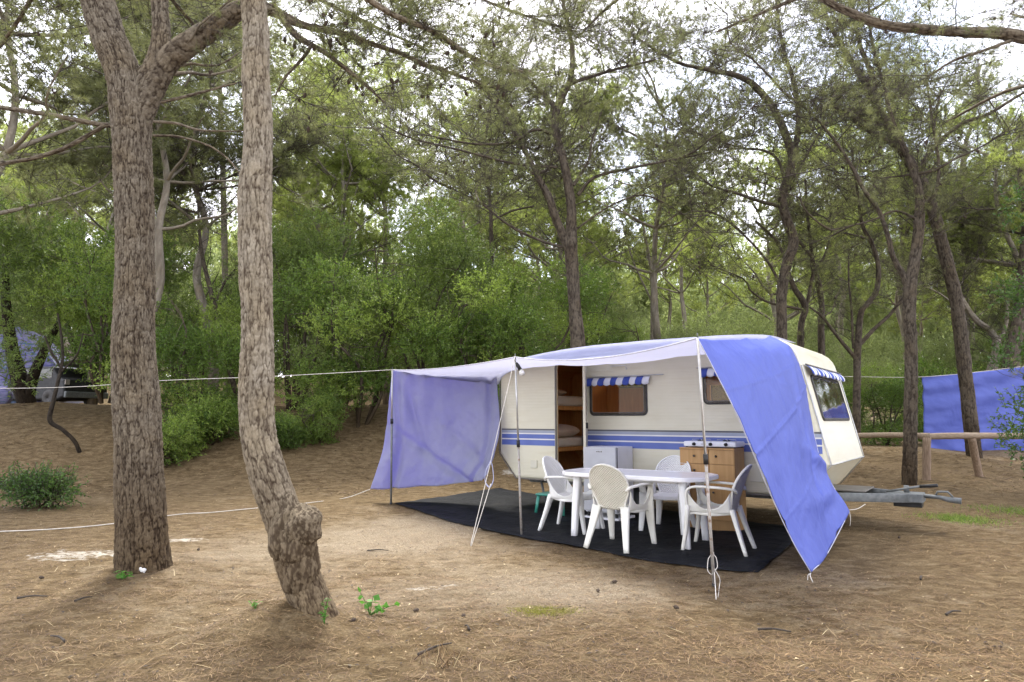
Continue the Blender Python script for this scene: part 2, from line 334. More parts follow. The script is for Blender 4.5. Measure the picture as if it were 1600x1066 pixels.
def plastic(name, a, b_, weave=False, rough=.38):
    m, t, b = mat(name); co = N(t, 'ShaderNodeTexCoord').outputs['Object']; n = N(t, 'ShaderNodeTexNoise', {'Vector': co, 'Scale': 7, 'Detail': 5}); c = ramp(t, n.outputs['Fac'], [(.3, a), (.65, b_)])
    b.inputs['Roughness'].default_value = rough; b.inputs['Subsurface Weight'].default_value = .0
    if weave:
        sx = N(t, 'ShaderNodeSeparateXYZ', {'Vector': co})
        def sn(o, f, ph=0): return N(t, 'ShaderNodeMath', {0: N(t, 'ShaderNodeMath', {0: o, 1: f, 2: ph}, operation='MULTIPLY_ADD').outputs[0]}, operation='SINE').outputs[0]
        pr = N(t, 'ShaderNodeMath', {0: sn(sx.outputs['X'], 2 * math.pi / .03), 1: sn(sx.outputs['Z'], 2 * math.pi / .026)}, operation='MULTIPLY').outputs[0]
        hole = N(t, 'ShaderNodeMapRange', {'Value': pr, 'From Min': .35, 'From Max': .75}).outputs['Result']
        c = N(t, 'ShaderNodeMixRGB', {'Fac': N(t, 'ShaderNodeMath', {0: hole, 1: .38}, operation='MULTIPLY').outputs[0], 'Color1': c, 'Color2': (.30, .27, .19, 1)}).outputs['Color']
        bp = N(t, 'ShaderNodeBump', {'Strength': .8, 'Distance': .006, 'Height': pr}, invert=True); t.links.new(bp.outputs['Normal'], b.inputs['Normal'])
    t.links.new(c, b.inputs['Base Color']); return m
M['plastic'] = plastic('white_plastic', (.80, .80, .77), (.87, .87, .84))
M['plastic_old'] = plastic('cream_plastic', (.68, .66, .58), (.78, .77, .70))
M['weave'] = plastic('white_plastic_weave', (.78, .78, .74), (.86, .86, .83), True)
M['weave_old'] = plastic('cream_plastic_weave', (.62, .59, .48), (.72, .69, .58), True)
M['table'] = plastic('white_table_plastic', (.86, .86, .86), (.90, .90, .90), rough=.25)
M['green'] = plastic('teal_plastic', (.03, .20, .15), (.05, .27, .20))
M['fridge_white'] = plastic('fridge_white', (.74, .75, .78), (.80, .81, .84), rough=.3)
M['fridge_grey'] = noisy('fridge_door_grey', [(.3, (.42, .43, .45)), (.7, (.50, .51, .53))], 4, rough=.35)
def tarp_mat(name, a, b_, tr=.3, tcol=(.25, .27, .85), wr=.5):
    m, t, b = mat(name); co = N(t, 'ShaderNodeTexCoord').outputs['Object']; n = N(t, 'ShaderNodeTexNoise', {'Vector': co, 'Scale': 1.3, 'Detail': 5}); n2 = N(t, 'ShaderNodeTexNoise', {'Vector': co, 'Scale': 10, 'Detail': 4, 'Roughness': .7})
    c = ramp(t, n.outputs['Fac'], [(.3, a), (.7, b_)]); d = ramp(t, n2.outputs['Fac'], [(.25, (.86, .86, .88)), (.5, (1, 1, 1)), (.8, (1.08, 1.08, 1.05))])
    c = N(t, 'ShaderNodeMixRGB', {'Fac': .6, 'Color1': c, 'Color2': d}, blend_type='MULTIPLY').outputs['Color']; t.links.new(c, b.inputs['Base Color']); b.inputs['Roughness'].default_value = .55; b.inputs['Specular IOR Level'].default_value = .3
    n3 = N(t, 'ShaderNodeTexNoise', {'Vector': co, 'Scale': 2.2, 'Detail': 3, 'Distortion': 1.0}); bp = N(t, 'ShaderNodeBump', {'Strength': wr, 'Distance': .05, 'Height': n3.outputs['Fac']})
    w = N(t, 'ShaderNodeTexNoise', {'Vector': co, 'Scale': 260, 'Detail': 1}); bp2 = N(t, 'ShaderNodeBump', {'Strength': .15, 'Distance': .002, 'Height': w.outputs['Fac'], 'Normal': bp.outputs['Normal']}); t.links.new(bp2.outputs['Normal'], b.inputs['Normal'])
    tl = N(t, 'ShaderNodeBsdfTranslucent', {'Color': c4(tcol)}); ms = N(t, 'ShaderNodeMixShader', {'Fac': tr, 1: b.outputs['BSDF'], 2: tl.outputs['BSDF']}); t.links.new(ms.outputs['Shader'], t.nodes['Material Output'].inputs['Surface']); return m
M['tarp'] = tarp_mat('blue_tarpaulin', (.092, .125, .44), (.112, .150, .50), .13, (.12, .14, .60))
M['tarp_faded'] = tarp_mat('faded_blue_tarpaulin', (.31, .32, .42), (.37, .38, .47), .36, (.38, .36, .90))
M['tarp_pale'] = tarp_mat('pale_blue_tarpaulin', (.38, .40, .60), (.48, .50, .68), .55, (.80, .80, .88))
M['tarp_hem'] = noisy('tarp_hem', [(.3, (.42, .42, .50)), (.7, (.58, .58, .64))], 30, rough=.7)
def mat_mat():
    m, t, b = mat('black_ground_sheet'); co = N(t, 'ShaderNodeTexCoord').outputs['Object']; n = N(t, 'ShaderNodeTexNoise', {'Vector': co, 'Scale': 3, 'Detail': 6, 'Roughness': .7})
    t.links.new(ramp(t, n.outputs['Fac'], [(.35, (.007, .008, .010)), (.6, (.014, .015, .018)), (.8, (.04, .037, .033))]), b.inputs['Base Color']); b.inputs['Roughness'].default_value = .62; b.inputs['Specular IOR Level'].default_value = .06
    n3 = N(t, 'ShaderNodeTexNoise', {'Vector': co, 'Scale': 5, 'Detail': 5, 'Distortion': 1.5}); bp = N(t, 'ShaderNodeBump', {'Strength': .8, 'Distance': .03, 'Height': n3.outputs['Fac']}); t.links.new(bp.outputs['Normal'], b.inputs['Normal']); return m
M['mat'] = mat_mat()
M['rope'] = noisy('white_rope', [(.3, (.50, .47, .42)), (.7, (.68, .65, .60))], 60, rough=.9)
M['rope_blue'] = noisy('pale_blue_rope', [(.3, (.35, .38, .60)), (.7, (.50, .52, .70))], 60, rough=.9)
M['aw_blue'] = noisy('valance_blue', [(.3, (.04, .07, .32)), (.7, (.06, .10, .40))], 10, rough=.7)
M['aw_white'] = noisy('valance_white', [(.3, (.62, .64, .70)), (.7, (.72, .74, .78))], 10, rough=.7)
def glass_mat(name, tint, ref=.25, tr=.7):
    m, t, b = mat(name); b.inputs['Base Color'].default_value = c4(tint); b.inputs['Roughness'].default_value = .06
    n = N(t, 'ShaderNodeTexNoise', {'Vector': N(t, 'ShaderNodeTexCoord').outputs['Object'], 'Scale': 1.6, 'Detail': 1}); bp = N(t, 'ShaderNodeBump', {'Strength': .25, 'Distance': .04, 'Height': n.outputs['Fac']})
    g = N(t, 'ShaderNodeBsdfGlossy', {'Color': (.9, .9, .9, 1), 'Roughness': .05, 'Normal': bp.outputs['Normal']}); tp = N(t, 'ShaderNodeBsdfTransparent', {'Color': c4(tint)})
    fr = N(t, 'ShaderNodeMath', {0: N(t, 'ShaderNodeLayerWeight', {'Blend': .5}).outputs['Facing'], 1: 4.0}, operation='POWER'); ad = N(t, 'ShaderNodeMath', {0: fr.outputs[0], 1: ref}, operation='ADD', use_clamp=True)
    ms = N(t, 'ShaderNodeMixShader', {'Fac': ad.outputs[0], 1: tp.outputs['BSDF'], 2: g.outputs['BSDF']}); t.links.new(ms.outputs['Shader'], t.nodes['Material Output'].inputs['Surface']); return m
M['glass'] = glass_mat('acrylic_window', (.92, .80, .62), .02)
M['glass_front'] = glass_mat('smoked_acrylic', (.66, .62, .54), .06)
def bulb_mat():
    m, t, b = mat('frosted_bulb'); b.inputs['Base Color'].default_value = (.85, .85, .83, 1); b.inputs['Roughness'].default_value = .25; b.inputs['Transmission Weight'].default_value = .25; return m
M['bulb'] = bulb_mat()

# ---------------------------------------------------------------- ground
AX = np.array([0.79740639, -0.60344267, 0.]); BX = np.array([0.60344267, 0.79740639, 0.]); R0 = np.array([-.2, 10.55, 0.])
def cw(s, t, z): return R0 + AX * s + BX * t + np.array([0, 0, z])       # caravan coordinates -> world
baseA = on_ground(224, 898); baseB = on_ground(500, 985)
def gz(x, y):
    x = np.asarray(x, float); y = np.asarray(y, float)
    wl = 1 - .72 * sstep(0.0, 7.5, x)
    h = 1.75 * sstep(13.2, 19.6, y + .8 * vnoise(x * .25, y * .1, s=5)) * wl
    h = h + 2.6 * sstep(22, 48, y) + .10 * fbm(x * .35, y * .35, s=9) * sstep(9, 14, y)
    h = h + .018 * fbm(x * 1.1, y * 1.1, s=3) * (.3 + .7 * sstep(10, 5, y) )
    dB = (x - baseB[0] + .22) ** 2 / .40 ** 2 + (y - baseB[1] + .02) ** 2 / .38 ** 2
    h = h + .19 * np.exp(-dB) + .07 * np.exp(-((x - baseA[0]) ** 2 + (y - baseA[1]) ** 2) / .5 ** 2)
    h = h - .25 * sstep(12, 30, -y)
    return h
def g1(x, y): return float(gz(np.array([x]), np.array([y]))[0])
def warp(n, lo, hi, c, k):
    u = np.linspace(-1, 1, n); w = np.sinh(u * k) / np.sinh(k); r = np.where(w < 0, w * (c - lo), w * (hi - c)) + c; return r
gx = warp(620, -70, 70, .5, 3.2); gy = warp(620, -14, 110, 5.0, 3.6)
GX, GY = np.meshgrid(gx, gy, indexing='ij')
GZ = gz(GX, GY) + (.010 * fbm(GX * 6, GY * 6, s=21) + .006 * fbm(GX * 22, GY * 22, s=31, o=2)) * sstep(14, 7, GY)
def patch(px, py, rx, ry):
    c = on_ground(px, py); return np.exp(-(((GX - c[0]) / rx) ** 2 + ((GY - c[1]) / ry) ** 2))
white = patch(120, 868, .85, .50) * .95 + patch(288, 843, .45, .25) * .95 + .75 * patch(700, 915, .3, .18) + .75 * patch(640, 920, .22, .06) + .65 * patch(980, 905, .5, .14) + .9 * patch(800, 752, .5, .6) + .55 * patch(880, 870, .4, .15) + .6 * patch(330, 815, .5, .3)  # pale sand patches, and a pool of sunlight painted by the caravan rear
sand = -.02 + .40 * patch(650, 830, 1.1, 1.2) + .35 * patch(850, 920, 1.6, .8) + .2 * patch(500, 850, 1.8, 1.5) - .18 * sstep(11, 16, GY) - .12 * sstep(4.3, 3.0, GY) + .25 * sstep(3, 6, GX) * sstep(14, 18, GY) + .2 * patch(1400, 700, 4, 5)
i = np.arange(619)[:, None] * 620; j = np.arange(619)[None]
GF = np.stack([i + j, i + 620 + j, i + 620 + j + 1, i + j + 1], -1).reshape(-1, 4)
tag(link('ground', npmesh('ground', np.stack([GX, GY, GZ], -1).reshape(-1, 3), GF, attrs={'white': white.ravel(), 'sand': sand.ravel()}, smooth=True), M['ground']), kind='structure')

# ---------------------------------------------------------------- trees
def worley(u, v, nu, seed):
    """u periodic in nu cells; returns F2-F1"""
    iu, iv = np.floor(u), np.floor(v); f1 = np.full(u.shape, 9.); f2 = np.full(u.shape, 9.); idv = np.zeros(u.shape)
    for a in (-1, 0, 1):
        for b in (-1, 0, 1):
            cu, cv = iu + a, iv + b; m = np.mod(cu, nu); h1 = lat(m, cv, m * 0, seed); h2 = lat(m, cv, m * 0, seed + 7); h3 = lat(m, cv, m * 0, seed + 13)
            d = np.sqrt((cu + .15 + .7 * h1 - u) ** 2 + (cv + .15 + .7 * h2 - v) ** 2); nf = d < f1
            f2 = np.where(nf, f1, np.minimum(f2, d)); idv = np.where(nf, h3, idv); f1 = np.where(nf, d, f1)
    return f2 - f1, idv
def bark_tube(P, R, sides, rings, cell=.04, asp=3.0, depth=.012, seed=1, flare=0.0):
    A = spline(np.column_stack([P, R]), rings); P = A[:, :3]; R = A[:, 3]; T, Nn, B = frames(P); th = np.linspace(0, 2 * np.pi, sides, endpoint=False)
    ln = np.concatenate([[0], np.cumsum(np.linalg.norm(np.diff(P, axis=0), axis=1))]); rm = np.median(R)
    nu = max(6, int(2 * np.pi * rm / cell)); TH, LN = np.meshgrid(th, ln); RR = np.broadcast_to(R[:, None], TH.shape)
    dirx, diry = np.cos(TH), np.sin(TH)
    wu = .35 * vnoise(dirx * 4 * rm / .1, diry * 4 * rm / .1, LN * 9, seed); wv = .5 * vnoise(dirx * 3, diry * 3, LN * 5, seed + 3)
    f, idv = worley(TH / (2 * np.pi) * nu + wu, LN / (cell * asp) + wv, nu, seed)
    def ridge(k, kz, sd): return np.abs(fbm(dirx * rm / (cell * k), diry * rm / (cell * k), LN / (cell * kz), sd, 3))
    r1, r2 = ridge(1.05, 4.6, seed + 61), ridge(.55, 1.5, seed + 71); mask = .5 + .5 * vnoise(dirx * 5 * rm / .1, diry * 5 * rm / .1, LN * 14, seed + 41)
    h = .46 * sstep(.0, .38, r1) + .26 * sstep(.0, .34, r2) + .28 * sstep(.0, .30, f * (1.4 - mask)) * (.6 + .4 * idv); big = vnoise(dirx * 1.3, diry * 1.3, LN * 2.2, seed + 9); fine = fbm(dirx * rm * 60, diry * rm * 60, LN * 50, seed + 4, 2)
    off = depth * (1.25 * h * (.7 + .3 * idv) - .85) + .06 * RR * big + depth * .22 * fine
    if flare: off = off + flare * np.exp(-LN / .12) * (.6 + .8 * np.maximum(0, np.sin(TH * 3 + seed)))
    r = RR + off
    V = (P[:, None] + r[..., None] * (np.cos(th)[None, :, None] * Nn[:, None] + np.sin(th)[None, :, None] * B[:, None])).reshape(-1, 3)
    i = np.arange(rings - 1)[:, None] * sides; j = np.arange(sides)[None]; k = (j + 1) % sides
    F = np.stack([i + j, i + k, i + sides + k, i + sides + j], -1).reshape(-1, 4)
    return V, [F], (h * (.8 + .2 * idv)).ravel()
def bark_mesh(name, tubes_, mt, parent):
    V, F = multi([(t[0], t[1]) for t in tubes_]); a = np.concatenate([t[2] for t in tubes_])
    return link(name, npmesh(name, V, F, attrs={'plate': a}, smooth=True), mt, parent)

def cone_mesh():
    bm = bmesh.new(); Vs = []; n = 9
    prof = [(0, .0), (.010, .008), (.016, .022), (.0165, .034), (.013, .046), (.007, .057), (0, .062)]
    V = []; 
    for r, z in prof[1:-1]:
        for k in range(n): a = 2 * math.pi * k / n + z * 60; rr = r * (1.12 if k % 2 else .9); V.append((rr * math.cos(a), rr * math.sin(a), -z))
    vs = [bm.verts.new(v) for v in V]; a = bm.verts.new((0, 0, 0)); b = bm.verts.new((0, 0, -.062)); m = len(prof) - 2
    for r in range(m - 1):
        for k in range(n): bm.faces.new([vs[r * n + k], vs[r * n + (k + 1) % n], vs[(r + 1) * n + (k + 1) % n], vs[(r + 1) * n + k]])
    for k in range(n): bm.faces.new([a, vs[(k + 1) % n], vs[k]]); bm.faces.new([b, vs[(m - 1) * n + k], vs[(m - 1) * n + (k + 1) % n]])
    me = bpy.data.meshes.new('pine_cone'); bmesh.ops.recalc_face_normals(bm, faces=bm.faces); bm.to_mesh(me); bm.free(); me.materials.append(M['cone']); return me
CONE = cone_mesh()

def crown(limbs, root, nsub=70, f0=.3, L=(.9, 2.0), ntw=14, tw=(.25, .55), ntuft=5, nned=11, nl=(.06, .10), nw=.003, up=.25, ncones=0, mt='needle', sub_r=.012, bare=.25, seed=0, csz=1.0, zmin=None, flat=1.0, back=0.0):
    """needles, twigs and side branches along the limbs"""
    g = np.random.default_rng(seed + 100)
    segs = []; w = []
    for P in limbs:
        P = np.asarray(P)[:, :3]; n = len(P); a = int(n * f0) if len(P) > 4 else 0
        for q in range(a, n - 1): segs.append((P[q], P[q + 1])); w.append(np.linalg.norm(P[q + 1] - P[q]) * (.5 + q / n) * float(np.clip((P[q][2] - 3.0) / 3.5, .25, 2.2)))
    w = np.array(w) / sum(w); ix = g.choice(len(segs), nsub, p=w); u = g.random((nsub, 1))
    A = np.array([s_[0] for s_ in segs])[ix]; B_ = np.array([s_[1] for s_ in segs])[ix]; S0 = A * (1 - u) + B_ * u; T = nrm(B_ - A)
    rd = g.normal(size=(nsub, 3)) + np.array([0, back, 0]); rd[:, 2] *= .35; rd = nrm(rd)
    D0 = nrm(T * g.uniform(.1, .8, (nsub, 1)) + rd * 1.0 + np.array([0, 0, 1]) * g.uniform(-.15, up * 2, (nsub, 1))); LL = g.uniform(L[0], L[1], (nsub, 1))
    K = 7; t = np.linspace(0, 1, K)[None, :, None]; bendv = g.normal(size=(nsub, 1, 3)) * .22; bendv[..., 2] += .12
    C = S0[:, None] + LL[:, None] * (t * D0[:, None] + t ** 2 * bendv) + g.normal(size=(nsub, K, 3)) * .03 * t
    RR = sub_r * (LL / L[1]) * (1 - .82 * t[..., 0])
    parts = [tubes_batch(C, np.broadcast_to(RR, (nsub, K)), 4)]
    # twigs
    nt_ = nsub * ntw; si = np.repeat(np.arange(nsub), ntw); tt = g.uniform(.15, 1, nt_) ** .8; f = tt * (K - 1); i0 = np.minimum(f.astype(int), K - 2); fr = (f - i0)[:, None]
    Pt = C[si, i0] * (1 - fr) + C[si, i0 + 1] * fr; Tt = nrm(C[si, i0 + 1] - C[si, i0]); r2 = g.normal(size=(nt_, 3)); r2[:, 2] = r2[:, 2] * .5 * flat + .2
    Dt = nrm(Tt * .7 + nrm(r2) * .9); Lt = g.uniform(tw[0], tw[1], (nt_, 1)); K2 = 4; t2 = np.linspace(0, 1, K2)[None, :, None]
    C2 = Pt[:, None] + Lt[:, None] * (t2 * Dt[:, None] + t2 ** 2 * (g.normal(size=(nt_, 1, 3)) * .18 + np.array([0, 0, .12]))); R2 = np.broadcast_to(.0035 * csz * (1 - .6 * t2[..., 0]), (nt_, K2)); parts.append(tubes_batch(C2, R2, 3))
    # sub-twigs
    n3 = nt_ * 3; ti = np.repeat(np.arange(nt_), 3); q = g.uniform(.2, 1, n3); f = q * (K2 - 1); i0 = np.minimum(f.astype(int), K2 - 2); fr = (f - i0)[:, None]; P3 = C2[ti, i0] * (1 - fr) + C2[ti, i0 + 1] * fr
    D3 = nrm(nrm(C2[ti, -1] - C2[ti, 0]) * .9 + nrm(g.normal(size=(n3, 3))) * .8); L3 = g.uniform(.08, .22, (n3, 1)) * (tw[1] / .55)
    C3 = P3[:, None] + np.linspace(0, 1, 2)[None, :, None] * (L3 * D3)[:, None]; parts.append(tubes_batch(C3, np.full((n3, 2), .0018 * csz), 3))
    TV, TF = multi(parts); tv = np.zeros(len(TV))
    # needle tufts along sub-twigs and twig ends
    keep = g.random(nt_) > bare; k3 = keep[ti]
    E = np.concatenate([C3[k3].reshape(-1, 2, 3), np.stack([C2[keep][:, -2], C2[keep][:, -1]], 1)]); ne = len(E); rep = ntuft; ei = np.repeat(np.arange(ne), rep); q = g.uniform(.15, 1, len(ei))[:, None]
    Pc = E[ei, 0] * (1 - q) + E[ei, 1] * q; Dc = nrm(E[ei, 1] - E[ei, 0]); var = np.clip(g.random(nsub)[np.concatenate([si[ti][k3], si[keep]])][ei] * .5 + g.random(len(ei)) * .5, 0, 1)
    Pn = np.repeat(Pc, nned, 0); Dn = nrm(np.repeat(Dc, nned, 0) * .9 + nrm(g.normal(size=(len(Pn), 3))) * .9); NL = g.uniform(nl[0], nl[1], len(Pn))
    NV, NF = blades(Pn, Dn, NL, nw); nv = np.repeat(np.repeat(var, nned), 3)
    V, F = multi([(TV, TF), (NV, NF)]); var = np.concatenate([tv, nv])
    mi = np.concatenate([np.full(len(f), 1 if f.shape[1] == 3 else 0) for f in F])
    o = link('crown', npmesh('crown', V - np.array(root.location)[None], F, matidx=mi, attrs={'var': var}), [M['twig'], M[mt]], root)
    for q in range(ncones):
        k = g.integers(nt_); c = bpy.data.objects.new('cone', CONE); COL.objects.link(c); c.parent = root; c.location = Vector(C2[k, g.integers(0, 3)]) - Vector(root.location)
        s_ = g.uniform(.75, 1.15) * csz; c.scale = (s_, s_, s_); c.rotation_euler = (g.uniform(-.9, .9), g.uniform(-.9, .9), g.uniform(0, 6))
    return o
def px_path(pts, Y):
    """[(px,py,width_px[,dY])] -> (P,R)"""
    P = []; R = []
    for q in pts:
        y = Y + (q[3] if len(q) > 3 else 0); P.append(at(q[0], q[1], y)); R.append(q[2] * y / FPX / 2 * .87)
    return np.array(P), np.array(R)
def tree(name, label, Y, stems, mt='barkF', cell=.045, depth=.010, res=1.0, seed=1, group=None, cat='tree', crown_kw=None, autolimb=6, autoL=(1.5, 3.2), autoz=(3.5, 9), toground=True, flare=.03, extra=None, conek=None):
    st = [px_path(s_, Y) for s_ in stems]
    if mt in ('barkF', 'barkP'): st = [(p_, r_ * .84) for p_, r_ in st]
    P0, Rr0 = st[0]; gzz = g1(P0[0][0], P0[0][1])
    if toground:
        k = 0
        while k < len(P0) - 2 and P0[k][2] < g1(P0[k][0], P0[k][1]) - .02: k += 1
        P0 = P0[k:]; Rr0 = Rr0[k:]; d = P0[0] - P0[1]; d = d / max(abs(d[2]), 1e-3); hs = np.hypot(d[0], d[1]); d[:2] *= min(1, .45 / max(hs, 1e-6)); d[2] = -1
        drop = max(P0[0][2] - g1(P0[0][0], P0[0][1]), 0) + .24; b = P0[0] + d * drop
        st[0] = (np.vstack([b, P0]), np.concatenate([[Rr0[0] * 1.06], Rr0])); gzz = g1(b[0], b[1])
    b = st[0][0][0]; root = empty(name, (b[0], b[1], gzz)); tag(root, label, cat, group); off = np.array(root.location)
    g = np.random.default_rng(seed); limbs = []; tb = []
    for q, (P, R) in enumerate(st):
        ln = np.linalg.norm(np.diff(P, axis=0), axis=1).sum(); rings = int(max(8, ln / (.06 / res))); sides = int(np.clip(2 * np.pi * np.median(R) / (.035 / res), 6, 330))
        P = P + 0; tb.append(bark_tube(P - off, R, sides, rings, cell, seed=seed + q, depth=min(depth, .25 * np.median(R)), flare=flare if q == 0 else 0)); limbs.append(spline(P, max(6, len(P) * 2)))
    main = spline(st[0][0], 60); top = [l for l in limbs]
    for q in range(autolimb):
        l = limbs[0] if q % 2 == 0 else limbs[g.integers(min(3, len(limbs)))]; cand = [p for p in l if autoz[0] < p[2] - gzz < autoz[1]]
        if not cand: cand = [l[-1]]
        p0 = np.array(cand[g.integers(len(cand))]); a = g.uniform(-.5, np.pi + .5); Lq = g.uniform(*autoL); d = np.array([math.cos(a), math.sin(a), g.uniform(.05, .6)])
        k = 6; t = np.linspace(0, 1, k)[:, None]; P = p0 + Lq * (t * d + t ** 2 * np.array([0, 0, .25]) + t * g.normal(size=(k, 3)) * .05); R = np.linspace(.04, .012, k) * (Lq / 2.5)
        tb.append(bark_tube(P - off, R, 6, 14, .05, seed=seed + 50 + q, depth=.003)); limbs.append(P)
    bark_mesh('trunk', tb, M[mt], root)
    if crown_kw is not None: crown(limbs, root, seed=seed, **crown_kw)
    return root, limbs

# --- the two foreground pines
RA = [(226, 903, 94), (224, 880, 88), (222, 830, 82), (218, 750, 76), (214, 650, 78), (209, 550, 72), (211, 450, 66), (211, 350, 66), (208, 250, 64), (206, 190, 66), (204, 150, 70), (200, 120, 62)]
A_l = [(204, 190, 40), (200, 150, 60), (189, 105, 62), (170, 60, 60), (152, 0, 58), (130, -60, 52), (80, -170, 44), (20, -330, 30)]
A_m = [(216, 190, 40), (226, 150, 48), (246, 100, 42), (252, 50, 32), (250, 0, 30), (254, -80, 28), (262, -180, 22), (250, -330, 14)]
A_r = [(216, 200, 36), (228, 160, 46), (258, 100, 44), (300, 65, 42), (345, 35, 38), (375, 16, 34), (410, 12, 26), (440, 24, 19), (475, 40, 14), (535, 53, 11), (588, 71, 9), (625, 83, 8), (663, 100, 7), (711, 116, 6), (760, 135, 4)]
A_r2 = [(436, 22, 14), (462, 55, 13), (490, 72, 10), (513, 86, 9), (569, 131, 7), (600, 160, 4)]
A_r3 = [(488, 68, 7), (478, 85, 7), (467, 98, 6), (445, 122, 5), (430, 150, 3)]
A_b1 = [(180, 196, 10), (168, 196, 9), (140, 192, 9), (80, 180, 9), (0, 168, 8), (-80, 158, 6)]
A_b2 = [(165, 196, 8), (140, 210, 8), (100, 232, 8), (50, 248, 8), (0, 256, 7), (-70, 265, 5)]
A_b3 = [(240, 190, 5), (275, 193, 5), (310, 203, 4), (350, 205, 3), (385, 205, 2)]
A_b4 = [(240, 212, 5), (280, 214, 4), (330, 230, 4), (365, 258, 3), (380, 285, 2)]
A_b5 = [(252, 160, 6), (285, 152, 6), (320, 143, 5), (370, 130, 3)]
A_o1 = [(252, -80, 12), (330, -70, 10, .8), (440, -30, 8, 1.8), (560, 30, 6, 2.8), (660, 75, 4, 3.4)]
A_o2 = [(110, -110, 12), (70, -40, 9, .8), (30, 30, 7, 1.5), (-20, 100, 5, 2.0)]
A_o3 = [(60, -220, 12), (160, -120, 9, 1.6), (260, -10, 7, 2.8), (330, 70, 4, 3.6)]
A_o4 = [(255, -150, 10), (420, -140, 8, 1.5), (620, -60, 7, 2.6), (780, 10, 5, 3.6), (900, 50, 3, 4.2)]
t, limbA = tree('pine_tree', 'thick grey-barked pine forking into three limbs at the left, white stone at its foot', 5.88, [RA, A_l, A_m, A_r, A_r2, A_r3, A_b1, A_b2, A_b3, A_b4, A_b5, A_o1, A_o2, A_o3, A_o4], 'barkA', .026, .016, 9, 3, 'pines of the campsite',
    autolimb=3, autoL=(1, 2), autoz=(6, 9), flare=.035)
crown(limbA[3:6] + limbA[3:6], t, nsub=60, f0=.45, L=(.35, .95), ntw=9, tw=(.14, .34), ntuft=3, nned=9, nl=(.06, .10), nw=.0022, ncones=110, seed=5, sub_r=.007, csz=1.05, bare=.4)
crown([limbA[1], limbA[2], limbA[6], limbA[7], limbA[8], limbA[9], limbA[10]], t, nsub=44, f0=.35, L=(.4, 1.1), ntw=8, tw=(.15, .34), ntuft=3, nned=9, nw=.0022, ncones=34, seed=6, sub_r=.006, csz=.8, bare=.35)
crown(limbA[11:15], t, nsub=270, f0=.05, L=(.6, 1.7), ntw=11, tw=(.18, .42), ntuft=3, nned=9, nw=.0024, ncones=110, seed=7, sub_r=.009, csz=1.05, bare=.5)

RB = [(514, 1000, 82), (503, 975, 76), (481, 930, 68), (462, 880, 68), (450, 835, 62), (437, 790, 64), (420, 745, 64), (405, 690, 60), (401, 640, 60), (402, 600, 60), (403, 540, 56), (401, 480, 54), (399, 430, 58), (398, 350, 58), (399, 300, 60), (403, 240, 52), (403, 180, 51), (399, 120, 50), (400, 60, 48), (396, 0, 46), (394, -90, 42), (402, -260, 36), (420, -450, 26)]
B_top = [(396, -230, 16), (440, -160, 15), (510, -60, 13, .3), (560, -12, 12, .6), (620, 26, 11, 1.0), (680, 50, 10, 1.4), (730, 85, 9, 1.8), (760, 100, 8, 2.1), (790, 108, 6, 2.3), (830, 113, 4, 2.6)]
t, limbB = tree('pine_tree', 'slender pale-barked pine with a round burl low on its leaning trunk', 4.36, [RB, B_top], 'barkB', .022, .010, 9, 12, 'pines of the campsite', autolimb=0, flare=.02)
crown([limbB[1]], t, nsub=34, f0=.3, L=(.4, 1.0), ntw=9, tw=(.15, .34), ntuft=3, nned=9, nw=.0022, ncones=40, seed=15, sub_r=.006, csz=.85, bare=.25)
# burl: a lump grown out of the trunk
def burl():
    n1, n2 = 150, 100; th, ph = np.meshgrid(np.linspace(0, 2 * np.pi, n1, endpoint=False), np.linspace(0.02, np.pi - .02, n2)); Ps = []; Hs = []
    d = np.stack([np.sin(ph) * np.cos(th), np.sin(ph) * np.sin(th), np.cos(ph)], -1); i = np.arange(n2 - 1)[:, None] * n1; j = np.arange(n1)[None]; k = (j + 1) % n1
    F0 = np.stack([i + j, i + k, i + n1 + k, i + n1 + j], -1).reshape(-1, 4)
    for q, (px, py, Y, sx, sy, sz) in enumerate(((475, 822, 4.27, .112, .12, .130), (464, 850, 4.29, .118, .12, .20), (450, 832, 4.31, .112, .115, .22), (470, 885, 4.31, .115, .115, .2))):
        c = at(px, py, Y); u, v, w_ = [d[..., a] * 5 + q * 3.1 for a in (0, 2, 1)]; hh = sstep(-.3, .3, fbm(u * 1.7, v * 1.2, w_ * 1.7, 17, 3))
        r = 1 + .12 * vnoise(u * .45, v * .45, w_ * .45, 3) + .045 * hh + .035 * fbm(u * 4, v * 3, w_ * 4, 37, 3); Ps.append((c + d * r[..., None] * np.array([sx, sy, sz])).reshape(-1, 3)); Hs.append(hh.ravel())
    P, F_ = multi([(p, [F0]) for p in Ps]); F = F_; hh = np.concatenate(Hs)
    o = link('burl', npmesh('burl', P - np.array(t.location), F, attrs={'plate': .30 + .38 * hh}, smooth=True), M['barkB'], t)
burl()

# --- pines behind the caravan
CK = dict(nsub=95, L=(.8, 2.2), ntw=15, ntuft=3, nned=9, nw=.004, sub_r=.014, csz=1.6, tw=(.25, .6), back=.45, bare=.48)
def ck(**k): d = dict(CK); d.update(k); return d
C1 = [(905, 640, 36), (903, 540, 32), (898, 480, 28), (895, 430, 27), (892, 385, 28), (893, 330, 22), (888, 290, 20), (880, 250, 19), (870, 215, 18), (868, 180, 17), (880, 148, 15), (892, 120, 13), (894, 80, 11), (888, 40, 10), (880, 0, 8), (885, -70, 6)]
C2 = [(891, 395, 20), (868, 340, 18), (858, 310, 17), (842, 280, 14), (830, 255, 12), (800, 200, 10, .4), (765, 150, 8, .8), (740, 90, 6, 1.2)]
C3 = [(903, 305, 8), (930, 277, 7), (990, 262, 6), (1050, 250, 5), (1110, 238, 3)]; C4 = [(896, 290, 7), (920, 250, 6), (925, 220, 5), (940, 175, 3)]
